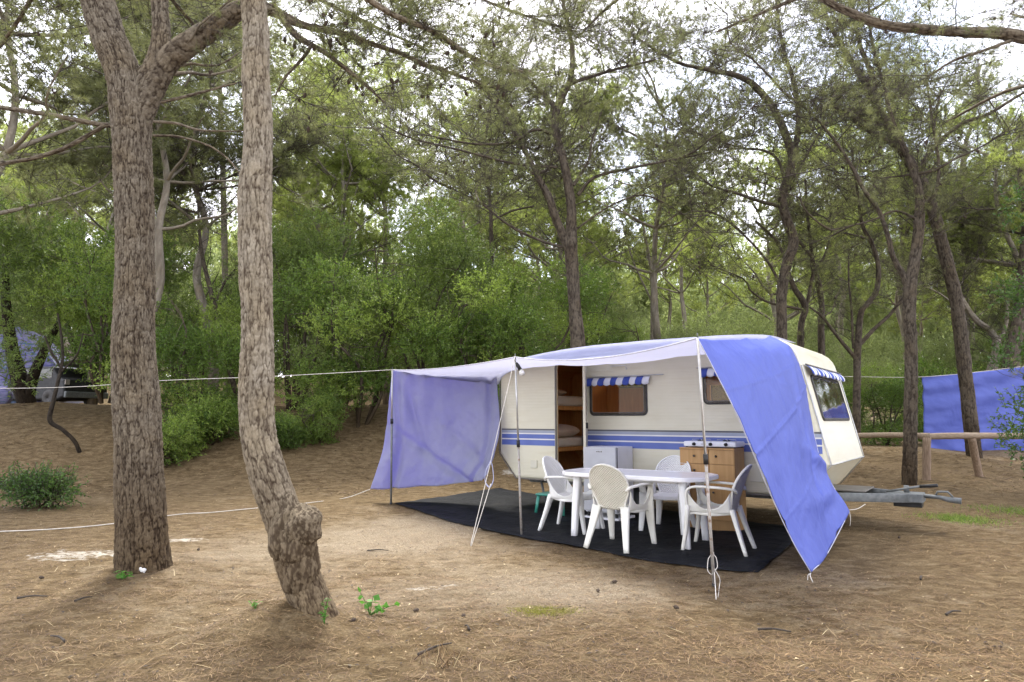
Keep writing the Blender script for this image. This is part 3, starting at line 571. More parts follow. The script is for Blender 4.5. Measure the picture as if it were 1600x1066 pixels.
C5 = [(893, 130, 9), (930, 118, 8), (975, 105, 6), (1020, 95, 4)]; C6 = [(868, 170, 10), (850, 148, 9), (815, 118, 7), (785, 112, 5)]; C7 = [(868, 212, 7), (835, 203, 7), (800, 222, 6), (740, 225, 5), (660, 210, 3)]
C8 = [(888, 388, 7), (850, 378, 6), (800, 355, 6), (755, 320, 4)]; C9 = [(898, 360, 5), (940, 330, 4), (975, 312, 4), (1010, 306, 4), (1060, 330, 3), (1120, 375, 2)]; C10 = [(870, 262, 6), (800, 255, 6), (720, 235, 5), (640, 215, 4), (590, 190, 3)]
tree('pine_tree', 'tall pine rising behind the caravan doorway, trunk dividing in two above the roof', 14, [C1, C2, C3, C4, C5, C6, C7, C8, C9, C10], 'barkF', .05, .012, 3, 21, 'pines of the campsite', crown_kw=ck(nsub=330, ncones=80, f0=.3), autolimb=4, autoz=(6.0, 11))
D1 = [(1222, 640, 26), (1222, 520, 22), (1221, 460, 22), (1230, 410, 22), (1240, 378, 21), (1228, 340, 20), (1222, 310, 18), (1230, 280, 18), (1238, 245, 18), (1225, 205, 17), (1208, 170, 16), (1180, 135, 14), (1150, 118, 12), (1100, 108, 9), (1060, 98, 7), (1020, 75, 6), (980, 50, 4)]
D2 = [(1240, 245, 13), (1247, 200, 12), (1246, 160, 11), (1238, 120, 9), (1225, 80, 8), (1215, 20, 7), (1212, -60, 6)]; D3 = [(1226, 280, 7), (1215, 250, 6), (1195, 236, 5), (1160, 232, 4), (1120, 236, 3)]; D4 = [(1219, 445, 7), (1200, 410, 6), (1165, 370, 5), (1120, 335, 4), (1080, 330, 3)]
D5 = [(1226, 290, 7), (1250, 262, 6), (1270, 225, 5), (1300, 180, 4)]
tree('pine_tree', 'crooked pine behind the right end of the caravan roof, its top sweeping left', 16, [D1, D2, D3, D4, D5], 'barkF', .05, .012, 3, 22, 'pines of the campsite', crown_kw=ck(nsub=240, ncones=80), autolimb=5, autoz=(6, 11))
E1 = [(1421, 762, 32), (1421, 740, 28), (1424, 560, 24), (1421, 500, 26), (1422, 450, 26), (1430, 400, 22), (1436, 350, 21), (1436, 300, 17), (1420, 250, 12), (1395, 190, 9), (1380, 130, 7), (1362, 60, 5), (1355, -30, 4)]
E2 = [(1419, 450, 16), (1408, 425, 12), (1395, 400, 11), (1386, 365, 10), (1372, 328, 9), (1352, 300, 9), (1330, 259, 8), (1300, 214, 6), (1262, 172, 5), (1230, 150, 3)]
E3 = [(1436, 345, 6), (1400, 330, 5), (1360, 345, 4), (1300, 360, 3)]; E4 = [(1438, 320, 8), (1462, 300, 7), (1466, 250, 6), (1455, 180, 5), (1445, 100, 4)]
tree('pine_tree', 'rough dark pine trunk standing between the drawbar and the log rail, forked at mid height', 13.34, [E1, E2, E3, E4], 'barkF', .05, .016, 4, 23, 'pines of the campsite', crown_kw=ck(nsub=160, ncones=60, f0=.45), autolimb=4, autoz=(6.5, 10))
F1 = [(1522, 745, 36), (1518, 720, 31), (1512, 620, 27), (1503, 540, 27), (1492, 460, 26), (1474, 390, 25), (1458, 330, 24), (1440, 287, 25), (1413, 240, 22), (1390, 200, 19), (1375, 176, 17), (1352, 130, 14), (1330, 95, 12), (1308, 60, 10), (1289, 19, 8), (1270, -50, 6)]
F2 = [(1418, 250, 12), (1395, 225, 12), (1360, 205, 12), (1325, 180, 9), (1300, 165, 6)]; F3 = [(1380, 185, 12), (1371, 161, 12), (1360, 112, 11), (1345, 75, 9), (1335, 30, 7), (1330, -40, 5)]; F4 = [(1432, 275, 9), (1455, 235, 9), (1500, 195, 8), (1545, 178, 7), (1600, 145, 6), (1660, 120, 4)]; F5 = [(1440, 280, 8), (1465, 250, 6), (1460, 200, 5), (1470, 140, 4)]
tree('pine_tree', 'leaning pine in front of the right-hand blue sheet, growing through the log rail', 16.63, [F1, F2, F3, F4, F5], 'barkF', .05, .014, 3, 24, 'pines of the campsite', crown_kw=ck(nsub=250, ncones=80, f0=.4), autolimb=5, autoz=(7, 12))
G1_ = [(1338, 690, 17), (1339, 600, 15), (1340, 547, 15), (1345, 491, 12), (1358, 472, 11), (1370, 452, 11), (1372, 415, 10), (1362, 380, 9), (1347, 350, 8), (1340, 300, 6), (1330, 230, 5)]
G2_ = [(1342, 540, 9), (1365, 515, 8), (1390, 492, 7), (1412, 465, 6), (1440, 440, 4)]; G3_ = [(1337, 560, 9), (1320, 540, 8), (1300, 515, 7), (1285, 495, 6), (1265, 480, 4)]; G4_ = [(1333, 545, 5), (1330, 480, 5), (1326, 440, 4), (1326, 400, 3)]
tree('pine_tree', 'thin twisting pine just behind the front end of the caravan', 18, [G1_, G2_, G3_, G4_], 'barkF', .05, .01, 2, 25, 'pines of the campsite', crown_kw=ck(nsub=120, L=(.7, 1.6), ncones=10), autolimb=3, autoz=(5, 8))
tree('pine_tree', 'pair of thin bent stems rising behind the caravan roof corner', 20, [[(1252, 660, 15), (1251, 520, 14), (1258, 480, 14), (1241, 450, 12), (1232, 425, 8), (1215, 380, 6), (1180, 345, 5)], [(1258, 485, 8), (1266, 450, 8), (1271, 410, 7), (1255, 385, 6), (1238, 370, 4)]], 'barkF', .05, .01, 2, 26, 'pines of the campsite', crown_kw=ck(nsub=50, L=(.7, 1.5)), autolimb=2, autoz=(4, 7))
tree('pine_tree', 'straight dark stem immediately right of the pair behind the roof corner', 21, [[(1286, 660, 15), (1283, 520, 14), (1284, 480, 12), (1278, 440, 13), (1270, 415, 10), (1268, 390, 8), (1262, 340, 6), (1258, 280, 5)], [(1272, 420, 6), (1288, 400, 5), (1300, 360, 4)]], 'barkF', .05, .01, 2, 27, 'pines of the campsite', crown_kw=ck(nsub=60, L=(.7, 1.6)), autolimb=2, autoz=(4, 8))
tree('pine_tree', 'dark leaning pine far right, close above the blue sheet', 22, [[(1582, 690, 36), (1580, 620, 34), (1580, 560, 32), (1592, 500, 26), (1600, 420, 22), (1604, 330, 18), (1590, 250, 12)]], 'barkF', .05, .012, 2, 28, 'pines of the campsite', crown_kw=ck(nsub=170), autolimb=5, autoz=(4, 11))
tree('pine_tree', 'bent grey stem just left of the dark leaning pine at the far right', 23, [[(1538, 690, 22), (1545, 600, 20), (1558, 545, 17), (1548, 518, 13), (1525, 500, 12), (1505, 470, 9), (1490, 430, 6)], [(1552, 540, 9), (1570, 515, 8), (1575, 470, 6)]], 'barkP', .05, .012, 2, 29, 'pines of the campsite', crown_kw=ck(nsub=150, L=(.8, 1.8)), autolimb=3, autoz=(4, 8))
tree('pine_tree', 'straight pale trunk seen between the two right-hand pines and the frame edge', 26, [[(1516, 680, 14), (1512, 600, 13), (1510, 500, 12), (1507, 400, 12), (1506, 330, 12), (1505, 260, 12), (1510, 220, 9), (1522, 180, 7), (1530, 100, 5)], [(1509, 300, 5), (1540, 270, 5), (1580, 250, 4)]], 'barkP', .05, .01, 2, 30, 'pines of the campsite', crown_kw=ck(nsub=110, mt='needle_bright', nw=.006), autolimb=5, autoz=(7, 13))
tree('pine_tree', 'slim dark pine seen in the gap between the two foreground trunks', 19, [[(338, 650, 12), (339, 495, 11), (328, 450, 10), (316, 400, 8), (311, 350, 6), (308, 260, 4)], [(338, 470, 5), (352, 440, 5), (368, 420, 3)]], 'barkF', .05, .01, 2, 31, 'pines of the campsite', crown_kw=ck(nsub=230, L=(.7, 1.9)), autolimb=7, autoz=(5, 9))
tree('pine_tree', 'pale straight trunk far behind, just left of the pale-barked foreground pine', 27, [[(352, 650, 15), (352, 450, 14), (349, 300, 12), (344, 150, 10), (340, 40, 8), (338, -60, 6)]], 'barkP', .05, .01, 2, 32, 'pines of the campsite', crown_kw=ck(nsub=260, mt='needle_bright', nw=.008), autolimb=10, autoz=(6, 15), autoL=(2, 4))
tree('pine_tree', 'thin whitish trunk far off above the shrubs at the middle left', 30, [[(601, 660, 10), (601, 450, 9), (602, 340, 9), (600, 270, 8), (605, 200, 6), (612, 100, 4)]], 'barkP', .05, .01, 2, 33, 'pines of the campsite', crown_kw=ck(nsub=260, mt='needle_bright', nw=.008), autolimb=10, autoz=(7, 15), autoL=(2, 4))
tree('pine_tree', 'small dark-branched pine left of the forked pine behind the caravan', 20, [[(768, 660, 10), (768, 400, 9), (767, 340, 8), (764, 300, 7), (756, 240, 6), (770, 150, 4)], [(768, 345, 5), (800, 330, 5), (835, 322, 4)]], 'barkF', .05, .01, 2, 34, 'pines of the campsite', crown_kw=ck(nsub=170, ncones=14), autolimb=6, autoz=(6, 10))
tree('pine_tree', 'thin pale tree in the opening to the right of the forked pine', 24, [[(1020, 640, 9), (1019, 520, 8), (1018, 430, 7), (1008, 370, 6), (1000, 320, 4)], [(1019, 440, 5), (1035, 390, 4), (1050, 340, 3)], [(1018, 470, 4), (990, 410, 4), (975, 360, 3)]], 'barkP', .05, .008, 2, 35, 'pines of the campsite', crown_kw=ck(nsub=60, mt='needle_bright', nw=.005, L=(.6, 1.4)), autolimb=3, autoz=(5, 9))
# pine outside the right edge whose limb crosses the top right corner
tree('pine_tree', 'pine beyond the right edge sending a thick bare limb across the top right corner', 6.2, [[(1850, 905, 80), (1835, 800, 70), (1825, 500, 62), (1815, 200, 58), (1800, 0, 54), (1780, -200, 46)],
    [(1812, 150, 34), (1740, 100, 28), (1660, 68, 25), (1600, 58, 23), (1560, 52, 21), (1500, 50, 19), (1430, 45, 18), (1375, 38, 16), (1325, 18, 14), (1280, -6, 12), (1200, -70, 8)], [(1600, 56, 8), (1540, 78, 6), (1490, 95, 5), (1450, 120, 3)], [(1790, -100, 16), (1600, -110, 12, 1), (1400, -60, 10, 2), (1240, 0, 7, 3), (1120, 50, 4, 3.6)], [(1812, 180, 14), (1680, 130, 10, 1), (1580, 140, 7, 2), (1480, 190, 4, 3)], [(1790, -150, 14), (1450, -170, 12, 1.6), (1150, -90, 9, 2.8), (980, -10, 6, 3.6), (900, 60, 3, 4.2)]], 'barkA', .04, .012, 5, 36, 'pines of the campsite',
    crown_kw=dict(nsub=230, f0=.2, L=(.5, 1.6), ntw=11, tw=(.18, .42), ntuft=3, nned=9, nw=.0024, ncones=90, bare=.5, sub_r=.006, csz=.85), autolimb=2, autoz=(5, 7))
# V-shaped tree on the bank
tree('broadleaf_tree', 'dark V-shaped tree on top of the bank at the far left', 19.3, [[(42, 640, 34), (36, 610, 28), (22, 560, 22), (12, 500, 17), (8, 430, 12), (15, 350, 8)], [(42, 625, 22), (55, 580, 18), (78, 530, 13), (100, 490, 9), (120, 440, 6)]], 'barkD', .06, .01, 2, 37, cat='tree', autolimb=3, autoz=(2, 5))
tree('sapling', 'leaning bare-stemmed sapling on the bank between the far-left car and the big pine', 15.6, [[(118, 692, 7), (98, 672, 7), (78, 657, 8), (84, 625, 7), (92, 590, 6), (98, 560, 5), (95, 520, 4), (90, 490, 3)], [(96, 575, 4), (80, 550, 4), (70, 525, 3)], [(97, 580, 4), (120, 555, 3), (130, 520, 2)]], 'barkD', .06, .004, 2, 38, cat='sapling', autolimb=0, flare=0)

# pines added off to both sides and behind the camera for shade, others far behind: crowns seen only through gaps or as the roof of the wood
def proto_pine(seed, mt, h=11, nsub=150):
    g = np.random.default_rng(seed); root = empty('pine_tree', (0, 0, 0)); n = 9; z = np.linspace(-.2, h, n)
    P = np.column_stack([np.cumsum(g.normal(size=n) * .16), np.cumsum(g.normal(size=n) * .16), z]); P -= [P[0][0], P[0][1], 0]; R = np.linspace(.17, .035, n)
    tb = [bark_tube(P, R, 12, 60, .06, seed=seed, depth=.008)]; limbs = [P[4:]]
    for q in range(18):
        k = g.integers(4, n); a = g.uniform(0, 6.28); L = g.uniform(1.4, 3.2); d = np.array([math.cos(a), math.sin(a), g.uniform(.1, .7)]); t_ = np.linspace(0, 1, 6)[:, None]
        Q = P[k] + L * (t_ * d + t_ ** 2 * np.array([0, 0, .25]) + t_ * g.normal(size=(6, 3)) * .05); tb.append(bark_tube(Q, np.linspace(.055, .012, 6), 5, 10, .06, seed=seed + q, depth=.002)); limbs.append(Q)
    bark_mesh('trunk', tb, M['barkP'], root)
    crown(limbs, root, nsub=nsub, f0=.2, L=(.8, 2.2), ntw=13, ntuft=3, nned=8, nl=(.10, .16), nw=.012, sub_r=.016, csz=1.6, tw=(.3, .6), mt=mt, seed=seed)
    return root
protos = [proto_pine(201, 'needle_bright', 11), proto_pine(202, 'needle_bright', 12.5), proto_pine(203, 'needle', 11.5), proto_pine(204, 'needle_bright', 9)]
fg = random.Random(5); spots = []
for Yr, n in ((22.5, 5), (28, 8), (34, 10), (41, 12), (49, 13)):
    for k in range(n):
        u = (k + .5 + fg.uniform(-.35, .35)) / n; spots.append((( u - .5) * 2 * Yr * .88, Yr + fg.uniform(-2, 2)))
used = [False] * 4
for k, (x, y) in enumerate(spots):
    q = fg.choice([0, 1, 2, 3]) if y < 32 else fg.choice([0, 1, 3]); o = copy_tree(protos[q]) if used[q] else protos[q]; used[q] = True
    o.location = (x, y, g1(x, y) - .1); o.rotation_euler = (0, 0, fg.uniform(0, 6.28)); s_ = fg.uniform(.85, 1.2); o.scale = (s_, s_, s_)
    tag(o, 'slender pale-crowned pine standing far off in the wood behind the clearing', 'tree', 'distant pines of the wood')

for k, (x, y) in enumerate(((-9, 3), (-4.5, -4), (3, -5), (8.5, 0), (-12, 9), (13.5, 6), (0, -11), (-9.5, -9), (9, -9), (15, 12))):  # out-of-view pines added for canopy shade and reflections
    o = copy_tree(protos[2 if k % 2 else 1]); o.location = (x, y, g1(x, y) - .1); o.rotation_euler = (0, 0, k * 1.7); tag(o, 'unseen pine added beside or behind the viewer to shade the clearing', 'tree', 'shade pines added around the viewer')
for x, y, rz, sc, lb_ in ((-11.6, 13.0, 1.0, 1.0, 'pine just outside the left frame edge whose crown hangs over the bank'), (-9.7, 16.2, 2.2, 1.0, 'pine hidden behind the thick grey trunk, its crown spreading over both sides'), (-8.9, 19.2, 4.0, 1.0, 'grey pine standing behind the shrubs in the gap between the two foreground trunks')):  # three more pines added to fill the canopy and shade the ground
    o = copy_tree(protos[2]); o.location = (x, y, g1(x, y) - .1); o.rotation_euler = (0, 0, rz); o.scale = (sc, sc, sc); tag(o, lb_, 'tree', 'pines of the campsite')
# --- shrubs
def shrub_mesh(seed, rx, ry, h, n, mt='leaf', ll=(.05, .09), lw=.032, nb=26, low=.12, stems=5, dens=1.0, bark='barkF'):
    g = np.random.default_rng(seed); root = empty('shrub'); tb = []; ends = []
    for q in range(stems):
        a = g.uniform(0, 6.28); r = g.uniform(.25, .85); e = np.array([math.cos(a) * rx * r, math.sin(a) * ry * r, h * g.uniform(.45, .92)]); b = np.array([math.cos(a) * .25 * r, math.sin(a) * .25 * r, -.15])
        P = np.array([b, b + (e - b) * .33 + g.normal(size=3) * .12, b + (e - b) * .66 + g.normal(size=3) * .16, e]); tb.append(bark_tube(P, np.array([.05, .04, .028, .01]) * (h / 4) ** .5, 5, 14, .06, seed=seed + q, depth=.002)); ends.append(spline(P, 12))
        for w_ in range(9):
            k = g.integers(4, 11); d = nrm(g.normal(size=3) * [1, 1, .6] + [0, 0, .3]); L = g.uniform(.4, 1.0) * rx * .6; Q = ends[-1][k] + np.linspace(0, 1, 4)[:, None] * d * L + g.normal(size=(4, 3)) * .03
            tb.append(bark_tube(Q, np.linspace(.014, .005, 4), 4, 6, .06, seed=seed, depth=.001))
    bark_mesh('stem', tb, M[bark], root)
    # foliage: sprigs gathered in clumps on a lumpy shell
    d = nrm(g.normal(size=(nb, 3))); d[:, 2] = np.abs(d[:, 2]) * 1.3 - .35; rr = g.uniform(.45, 1.0, (nb, 1))
    cc = d * rr * np.array([rx, ry, h * .5]) + np.array([0, 0, h * .52]); lowm = g.random(nb) < .3; cc[lowm, 2] = g.uniform(.1, .35, lowm.sum()) * h; cc[:, 2] = np.maximum(cc[:, 2], .2); cr = g.uniform(.22, .5, nb) * (rx * ry * h) ** (1 / 3) * .62
    ns = n // 12; ci = g.choice(nb, ns, p=cr ** 2 / sum(cr ** 2)); dd = nrm(g.normal(size=(ns, 3))); P = cc[ci] + dd * (cr[ci] * g.uniform(.25, 1.25, ns) ** .6)[:, None] * np.array([1.15, 1.15, .7]); P[:, 2] = np.maximum(P[:, 2], .05)
    sd_ = nrm(dd * .7 + np.array([0, 0, .55]) + g.normal(size=(ns, 3)) * .5); sl = g.uniform(.15, .38, ns); TP = np.stack([P, P + sd_ * sl[:, None]], 1); TV, TF = tubes_batch(TP, np.full((ns, 2), .003), 3)
    m = 12; si = np.repeat(np.arange(ns), m); u = np.tile(np.linspace(.05, 1, m), ns)[:, None]; LP = P[si] + sd_[si] * sl[si, None] * u; LD = nrm(sd_[si] * .55 + nrm(g.normal(size=(len(si), 3))) * .85)
    LV, LF = blades(LP, LD, g.uniform(ll[0], ll[1], len(si)), lw * g.uniform(.7, 1.2, len(si)), True); cv = g.random(nb)
    var = np.concatenate([np.zeros(len(TV)), np.repeat(np.clip(cv[ci][si] * .7 + g.random(len(si)) * .3, 0, 1), 4)]); V, F = multi([(TV, TF), (LV, LF)]); nT = sum(len(f) for f in TF)
    mi = np.concatenate([np.concatenate([np.zeros(nT), np.ones(len(F[0]) - nT)])] + [np.zeros(len(f)) for f in F[1:]])
    link('foliage', npmesh('foliage', V, F, matidx=mi, attrs={'var': var}), [M['twig'], M[mt]], root); return root
SP = [shrub_mesh(301, 2.3, 1.6, 4.6, 32000, nb=22), shrub_mesh(302, 2.0, 1.5, 3.6, 27000, nb=18), shrub_mesh(303, 2.4, 1.7, 5.4, 34000, nb=38, mt='leaf_mid', ll=(.06, .11), lw=.024), shrub_mesh(304, 1.6, 1.3, 2.4, 26000), shrub_mesh(305, 2.2, 1.6, 4.2, 34000, 'leaf_pale', (.05, .1), .02, 30), shrub_mesh(306, 1.1, .9, 1.2, 14000)]
used_s = [False] * len(SP)
def put_shrub(q, px, Y, dz, s_, label, group='shrubs along the bank', rz=None):
    global used_s
    o = copy_tree(SP[q]) if used_s[q] else SP[q]; used_s[q] = True; x = (px - 800) / FPX * Y
    o.location = (x, Y, g1(x, Y) + dz); o.rotation_euler = (0, 0, fg.uniform(0, 6.28) if rz is None else rz); o.scale = (s_, s_, s_ * fg.uniform(.95, 1.08)); tag(o, label, 'shrub', group)
put_shrub(2, -60, 17.5, 0, 1.25, 'tall dark shrub cut by the left frame edge')
put_shrub(0, 120, 20.0, 1.7, .95, 'shrub with high foliage above the far-left car')
put_shrub(0, 165, 17.5, 0.6, .95, 'bushy dark green shrub just left of the thick grey pine trunk')
put_shrub(1, 300, 17.0, -.1, .95, 'dense bright green shrub seen between the two foreground trunks')
put_shrub(2, 460, 18.8, 0, 1.05, 'broad dark shrub just right of the pale foreground trunk')
put_shrub(0, 565, 17.8, 0, 1.05, 'leafy shrub behind the pole at the left end of the awning')
put_shrub(2, 665, 18.8, 0, 1.08, 'tall shrub rising over the left side sheet')
put_shrub(1, 745, 17.0, 0, 1.05, 'dark shrub behind the caravan end with the side sheet')
put_shrub(0, 830, 18.0, 0, 1.0, 'shrub filling the space left of the forked pine')
put_shrub(2, 905, 21.0, 0, .86, 'shrub behind the forked pine trunk')
put_shrub(1, 980, 19.5, 0, .95, 'green shrub over the middle of the caravan roof')
put_shrub(4, 1075, 21.0, 0, .85, 'pale thin-leaved shrub over the right half of the caravan roof')
put_shrub(4, 1165, 23.0, 0, 1.0, 'pale shrub just left of the crooked pine')
put_shrub(4, 1275, 25.0, 0, 1.0, 'pale shrub behind the thin stems at the roof corner')
put_shrub(1, 1375, 21.0, -.2, .80, 'round green shrub right of the caravan front, behind the log rail')
put_shrub(3, 1462, 24.0, 0, 1.15, 'shrub between the rough pine trunk and the blue sheet')
put_shrub(5, 262, 15.0, 0, .8, 'low bush at the bank foot beside the thick grey trunk')
put_shrub(5, 435, 15.8, 0, .7, 'low bush at the bank foot right of the pale trunk')
put_shrub(3, 500, 16.6, -.2, .55, 'small bush low on the bank left of the awning')
put_shrub(5, 330, 16.2, 0, .9, 'low bush on the bank between the foreground trunks')
for k, (px, Y, q, s_) in enumerate(((-10, 25, 2, 1.15), (240, 23, 2, 1.2), (395, 23.5, 0, 1.2), (530, 24, 2, 1.2), (700, 26, 2, 1.15), (860, 26, 4, 1.2), (1000, 28, 4, 1.1), (1120, 30, 4, 1.2), (1230, 31, 4, .95), (1330, 29, 4, .95), (1420, 30, 4, .95), (1500, 28, 4, .95), (1590, 27, 4, 1.2), (1650, 24, 2, 1.1), (320, 30, 4, 1.4), (620, 32, 4, 1.4), (940, 36, 4, 1.4), (780, 33, 4, 1.3))):
    put_shrub(q, px, Y, 0, s_, 'leafy shrub of the second row, seen through gaps behind the nearer shrubs', 'shrubs of the second row')
# near shrubs at the frame edges
def near_shrub(seed, x, y, rx, ry, h, n, label, ll, lw, nb, stems=5, mt='leaf', group=None, z=0):
    o = shrub_mesh(seed, rx, ry, h, n, mt, ll, lw, nb, stems=stems); o.location = (x, y, g1(x, y) + z); return tag(o, label, 'shrub', group)
p = on_ground(28, 800); near_shrub(311, p[0] - .15, p[1] + .4, .62, .45, .42, 6000, 'low dark green bush on the slope at the left frame edge', (.035, .06), .022, 18, mt='leaf_dark')
near_shrub(313, 9.6, 10.9, 1.15, .9, 5.6, 12000, 'taller leafy shrub behind the loose one at the right frame edge', (.05, .09), .035, 22, mt='leaf_dark')
near_shrub(312, 8.0, 9.3, .68, .7, 2.3, 4200, 'loose leafy shrub at the right frame edge in front of the log rail', (.04, .07), .028, 16, mt='leaf_dark')
used_wood = shrub_mesh(320, 4.5, 3.0, 6.5, 60000, 'leaf_pale', (.12, .2), .07, 40, stems=3)
M['far'] = foliage_mat('far_haze_tinted_leaves', [(0, (.20, .24, .11)), (.6, (.30, .35, .15)), (1.2, (.38, .43, .19))], .5, tcol=(.5, .6, .2))  # distance haze and brightness put into the leaf colour
used_wood.children[0].data.materials
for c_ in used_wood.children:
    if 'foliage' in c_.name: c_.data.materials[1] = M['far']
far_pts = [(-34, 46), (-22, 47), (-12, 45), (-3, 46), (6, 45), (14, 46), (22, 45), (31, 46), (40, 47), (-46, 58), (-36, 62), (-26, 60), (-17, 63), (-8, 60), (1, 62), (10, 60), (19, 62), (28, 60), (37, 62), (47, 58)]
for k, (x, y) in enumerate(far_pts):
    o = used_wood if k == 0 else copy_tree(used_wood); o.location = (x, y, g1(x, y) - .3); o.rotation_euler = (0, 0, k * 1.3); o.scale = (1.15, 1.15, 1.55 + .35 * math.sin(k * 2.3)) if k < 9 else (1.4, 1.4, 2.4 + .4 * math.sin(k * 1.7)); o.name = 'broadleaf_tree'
    tag(o, 'haze-tinted round-crowned tree closing the view at the very back of the wood', 'tree', 'far trees closing the view')
# ---------------------------------------------------------------- caravan
CRZ = math.atan2(AX[1], AX[0])
car = empty('caravan', tuple(R0), CRZ); tag(car, 'old cream touring caravan with blue stripes, doorway open on bunk beds', 'caravan')
CW_ = 2.2
prof = [(.32, .43), (0, .80), (0, 2.07), (.025, 2.15), (.09, 2.21), (.22, 2.265), (.45, 2.315), (.8, 2.36), (1.2, 2.395), (1.7, 2.42), (2.6, 2.43), (3.6, 2.42), (3.95, 2.405), (4.16, 2.385), (4.31, 2.355), (4.42, 2.31), (4.505, 2.25), (4.56, 2.18), (4.59, 2.11), (4.61, 2.03), (4.88, .82), (4.55, .43)]
def prism(pts, t0, t1, bev=0.0, name='p', mt=None):
    bm = bmesh.new(); a = [bm.verts.new((s, t0, z)) for s, z in pts]; b = [bm.verts.new((s, t1, z)) for s, z in pts]; n = len(pts)
    fa = bm.faces.new(a); fb = bm.faces.new(b[::-1]); 
    for k in range(n): bm.faces.new([a[k], b[k], b[(k + 1) % n], a[(k + 1) % n]])
    bmesh.ops.recalc_face_normals(bm, faces=bm.faces)
    if bev: bmesh.ops.bevel(bm, geom=list(fa.edges) + list(fb.edges), offset=bev, segments=4, affect='EDGES', profile=.5)
    me = bpy.data.meshes.new(name); bm.to_mesh(me); bm.free(); return me
def inset(pts, d):
    P = [Vector((s, z, 0)) for s, z in pts]; n = len(P); r = []; c = sum(P, Vector()) / n
    for k in range(n):
        e1 = (P[k] - P[k - 1]).normalized(); e2 = (P[(k + 1) % n] - P[k]).normalized(); n1 = Vector((-e1.y, e1.x, 0)); n2 = Vector((-e2.y, e2.x, 0))
        if n1.dot(c - P[k]) < 0: n1 = -n1
        if n2.dot(c - P[k]) < 0: n2 = -n2
        m = (n1 + n2).normalized(); q = P[k] + m * d / max(.4, m.dot(n1)); r.append((q.x, q.y))
    return r
def rrect(w, h, r, seg=6):
    out = []
    for cx, cy, a0 in ((w / 2 - r, h / 2 - r, 0), (-w / 2 + r, h / 2 - r, 90), (-w / 2 + r, -h / 2 + r, 180), (w / 2 - r, -h / 2 + r, 270)):
        for k in range(seg + 1): a = math.radians(a0 + 90 * k / seg); out.append((cx + r * math.cos(a), cy + r * math.sin(a)))
    return out
def rr_cutter(s0, s1, z0, z1, r, t0, t1):
    return prism([((s0 + s1) / 2 + a, (z0 + z1) / 2 + b) for a, b in rrect(s1 - s0, z1 - z0, r)], t0, t1)
FN = Vector((1.21, 0, .27)).normalized(); FD = Vector((-.27, 0, 1.21)).normalized()       # front face: outward, up along it
FO = Vector((4.61, 0, 2.03))
def FM(t, zc):                                    # frame on the front face: local x across, y up the face, z outward
    o = FO + FD * ((zc - 2.03) / FD.z); o.y = t
    return Matrix(((0, FD.x, FN.x, o.x), (1, 0, 0, o.y), (0, FD.z, FN.z, o.z), (0, 0, 0, 1)))
def ring_mesh(w, h, r, band, thick, M4=None, inner=False):
    o = rrect(w, h, r); i_ = rrect(w - 2 * band, h - 2 * band, max(r - band, .004)); bm = bmesh.new(); n = len(o)
    L = [[bm.verts.new((x, y, z)) for x, y in q] for q, z in ((o, 0), (o, thick * .7), (([(a * (1 - 2 * band * .3 / w), b * (1 - 2 * band * .3 / h)) for a, b in o]), thick), (i_, thick), (i_, 0))]
    for a, b in zip(L, L[1:] + L[:1]):
        for k in range(n): bm.faces.new([a[k], a[(k + 1) % n], b[(k + 1) % n], b[k]])
    if M4 is not None: bmesh.ops.transform(bm, matrix=M4, verts=bm.verts)
    return bm
def pane_mesh(w, h, r, z, M4):
    bm = bmesh.new(); a = [bm.verts.new((x, y, z)) for x, y in rrect(w, h, r)]; b = [bm.verts.new((x, y, z + .005)) for x, y in rrect(w, h, r)]; bm.faces.new(a[::-1]); bm.faces.new(b)
    for k in range(len(a)): bm.faces.new([a[k], a[(k + 1) % len(a)], b[(k + 1) % len(a)], b[k]])
    bmesh.ops.transform(bm, matrix=M4, verts=bm.verts); return bm
def SM(s, z, t=0.0):                              # frame on the near side wall: outward = -y
    return Matrix(((1, 0, 0, s), (0, 0, -1, t), (0, 1, 0, z), (0, 0, 0, 1)))
DOOR = (1.10, 1.60, .50, 2.19); W1 = (1.71, 2.58, 1.42, 1.88); W2 = (3.42, 4.14, 1.56, 1.97)
cutters = [rr_cutter(2.7, 4.1, 1.30, 1.95, .05, CW_ - .12, CW_ + .1), rr_cutter(1.0, 2.1, 1.9, 2.12, .05, CW_ - .12, CW_ + .1), rr_cutter(DOOR[0], DOOR[1], DOOR[2], DOOR[3], .07, -.2, .12), rr_cutter(*W1, .05, -.2, .12), rr_cutter(*W2, .05, -.2, .12)]
fcut = pane_mesh(1.62, .52, .05, 0, Matrix()); 
for v in fcut.verts: v.co.z = -.25 if v.co.z < .002 else .2
bmesh.ops.transform(fcut, matrix=FM(1.12, 1.61), verts=fcut.verts); me = bpy.data.meshes.new('c'); bmesh.ops.recalc_face_normals(fcut, faces=fcut.faces); fcut.to_mesh(me); fcut.free(); cutters.append(me)
def boolean(o, meshes):
    tmp = []
    for q in meshes:
        c = bpy.data.objects.new('tmp', q); COL.objects.link(c); tmp.append(c); m = o.modifiers.new('b', 'BOOLEAN'); m.object = c; m.operation = 'DIFFERENCE'; m.solver = 'EXACT'
    bpy.context.view_layer.update(); apply_mods(o)
    for c in tmp: bpy.data.objects.remove(c)
    while len(o.data.materials) > 1: o.data.materials.pop()
    o.data.polygons.foreach_set('material_index', [0] * len(o.data.polygons))
inner = prism(inset(prof, .035), .035, CW_ - .035); inner2 = prism(inset(prof, .045), .045, CW_ - .045)
body = link('body', prism(prof, 0, CW_, .05), M['caravan'], None); boolean(body, [inner] + cutters); body.parent = car
lin = link('interior_lining', prism(inset(prof, .034), .034, CW_ - .034), M['lining'], None); boolean(lin, [inner2] + cutters); lin.parent = car
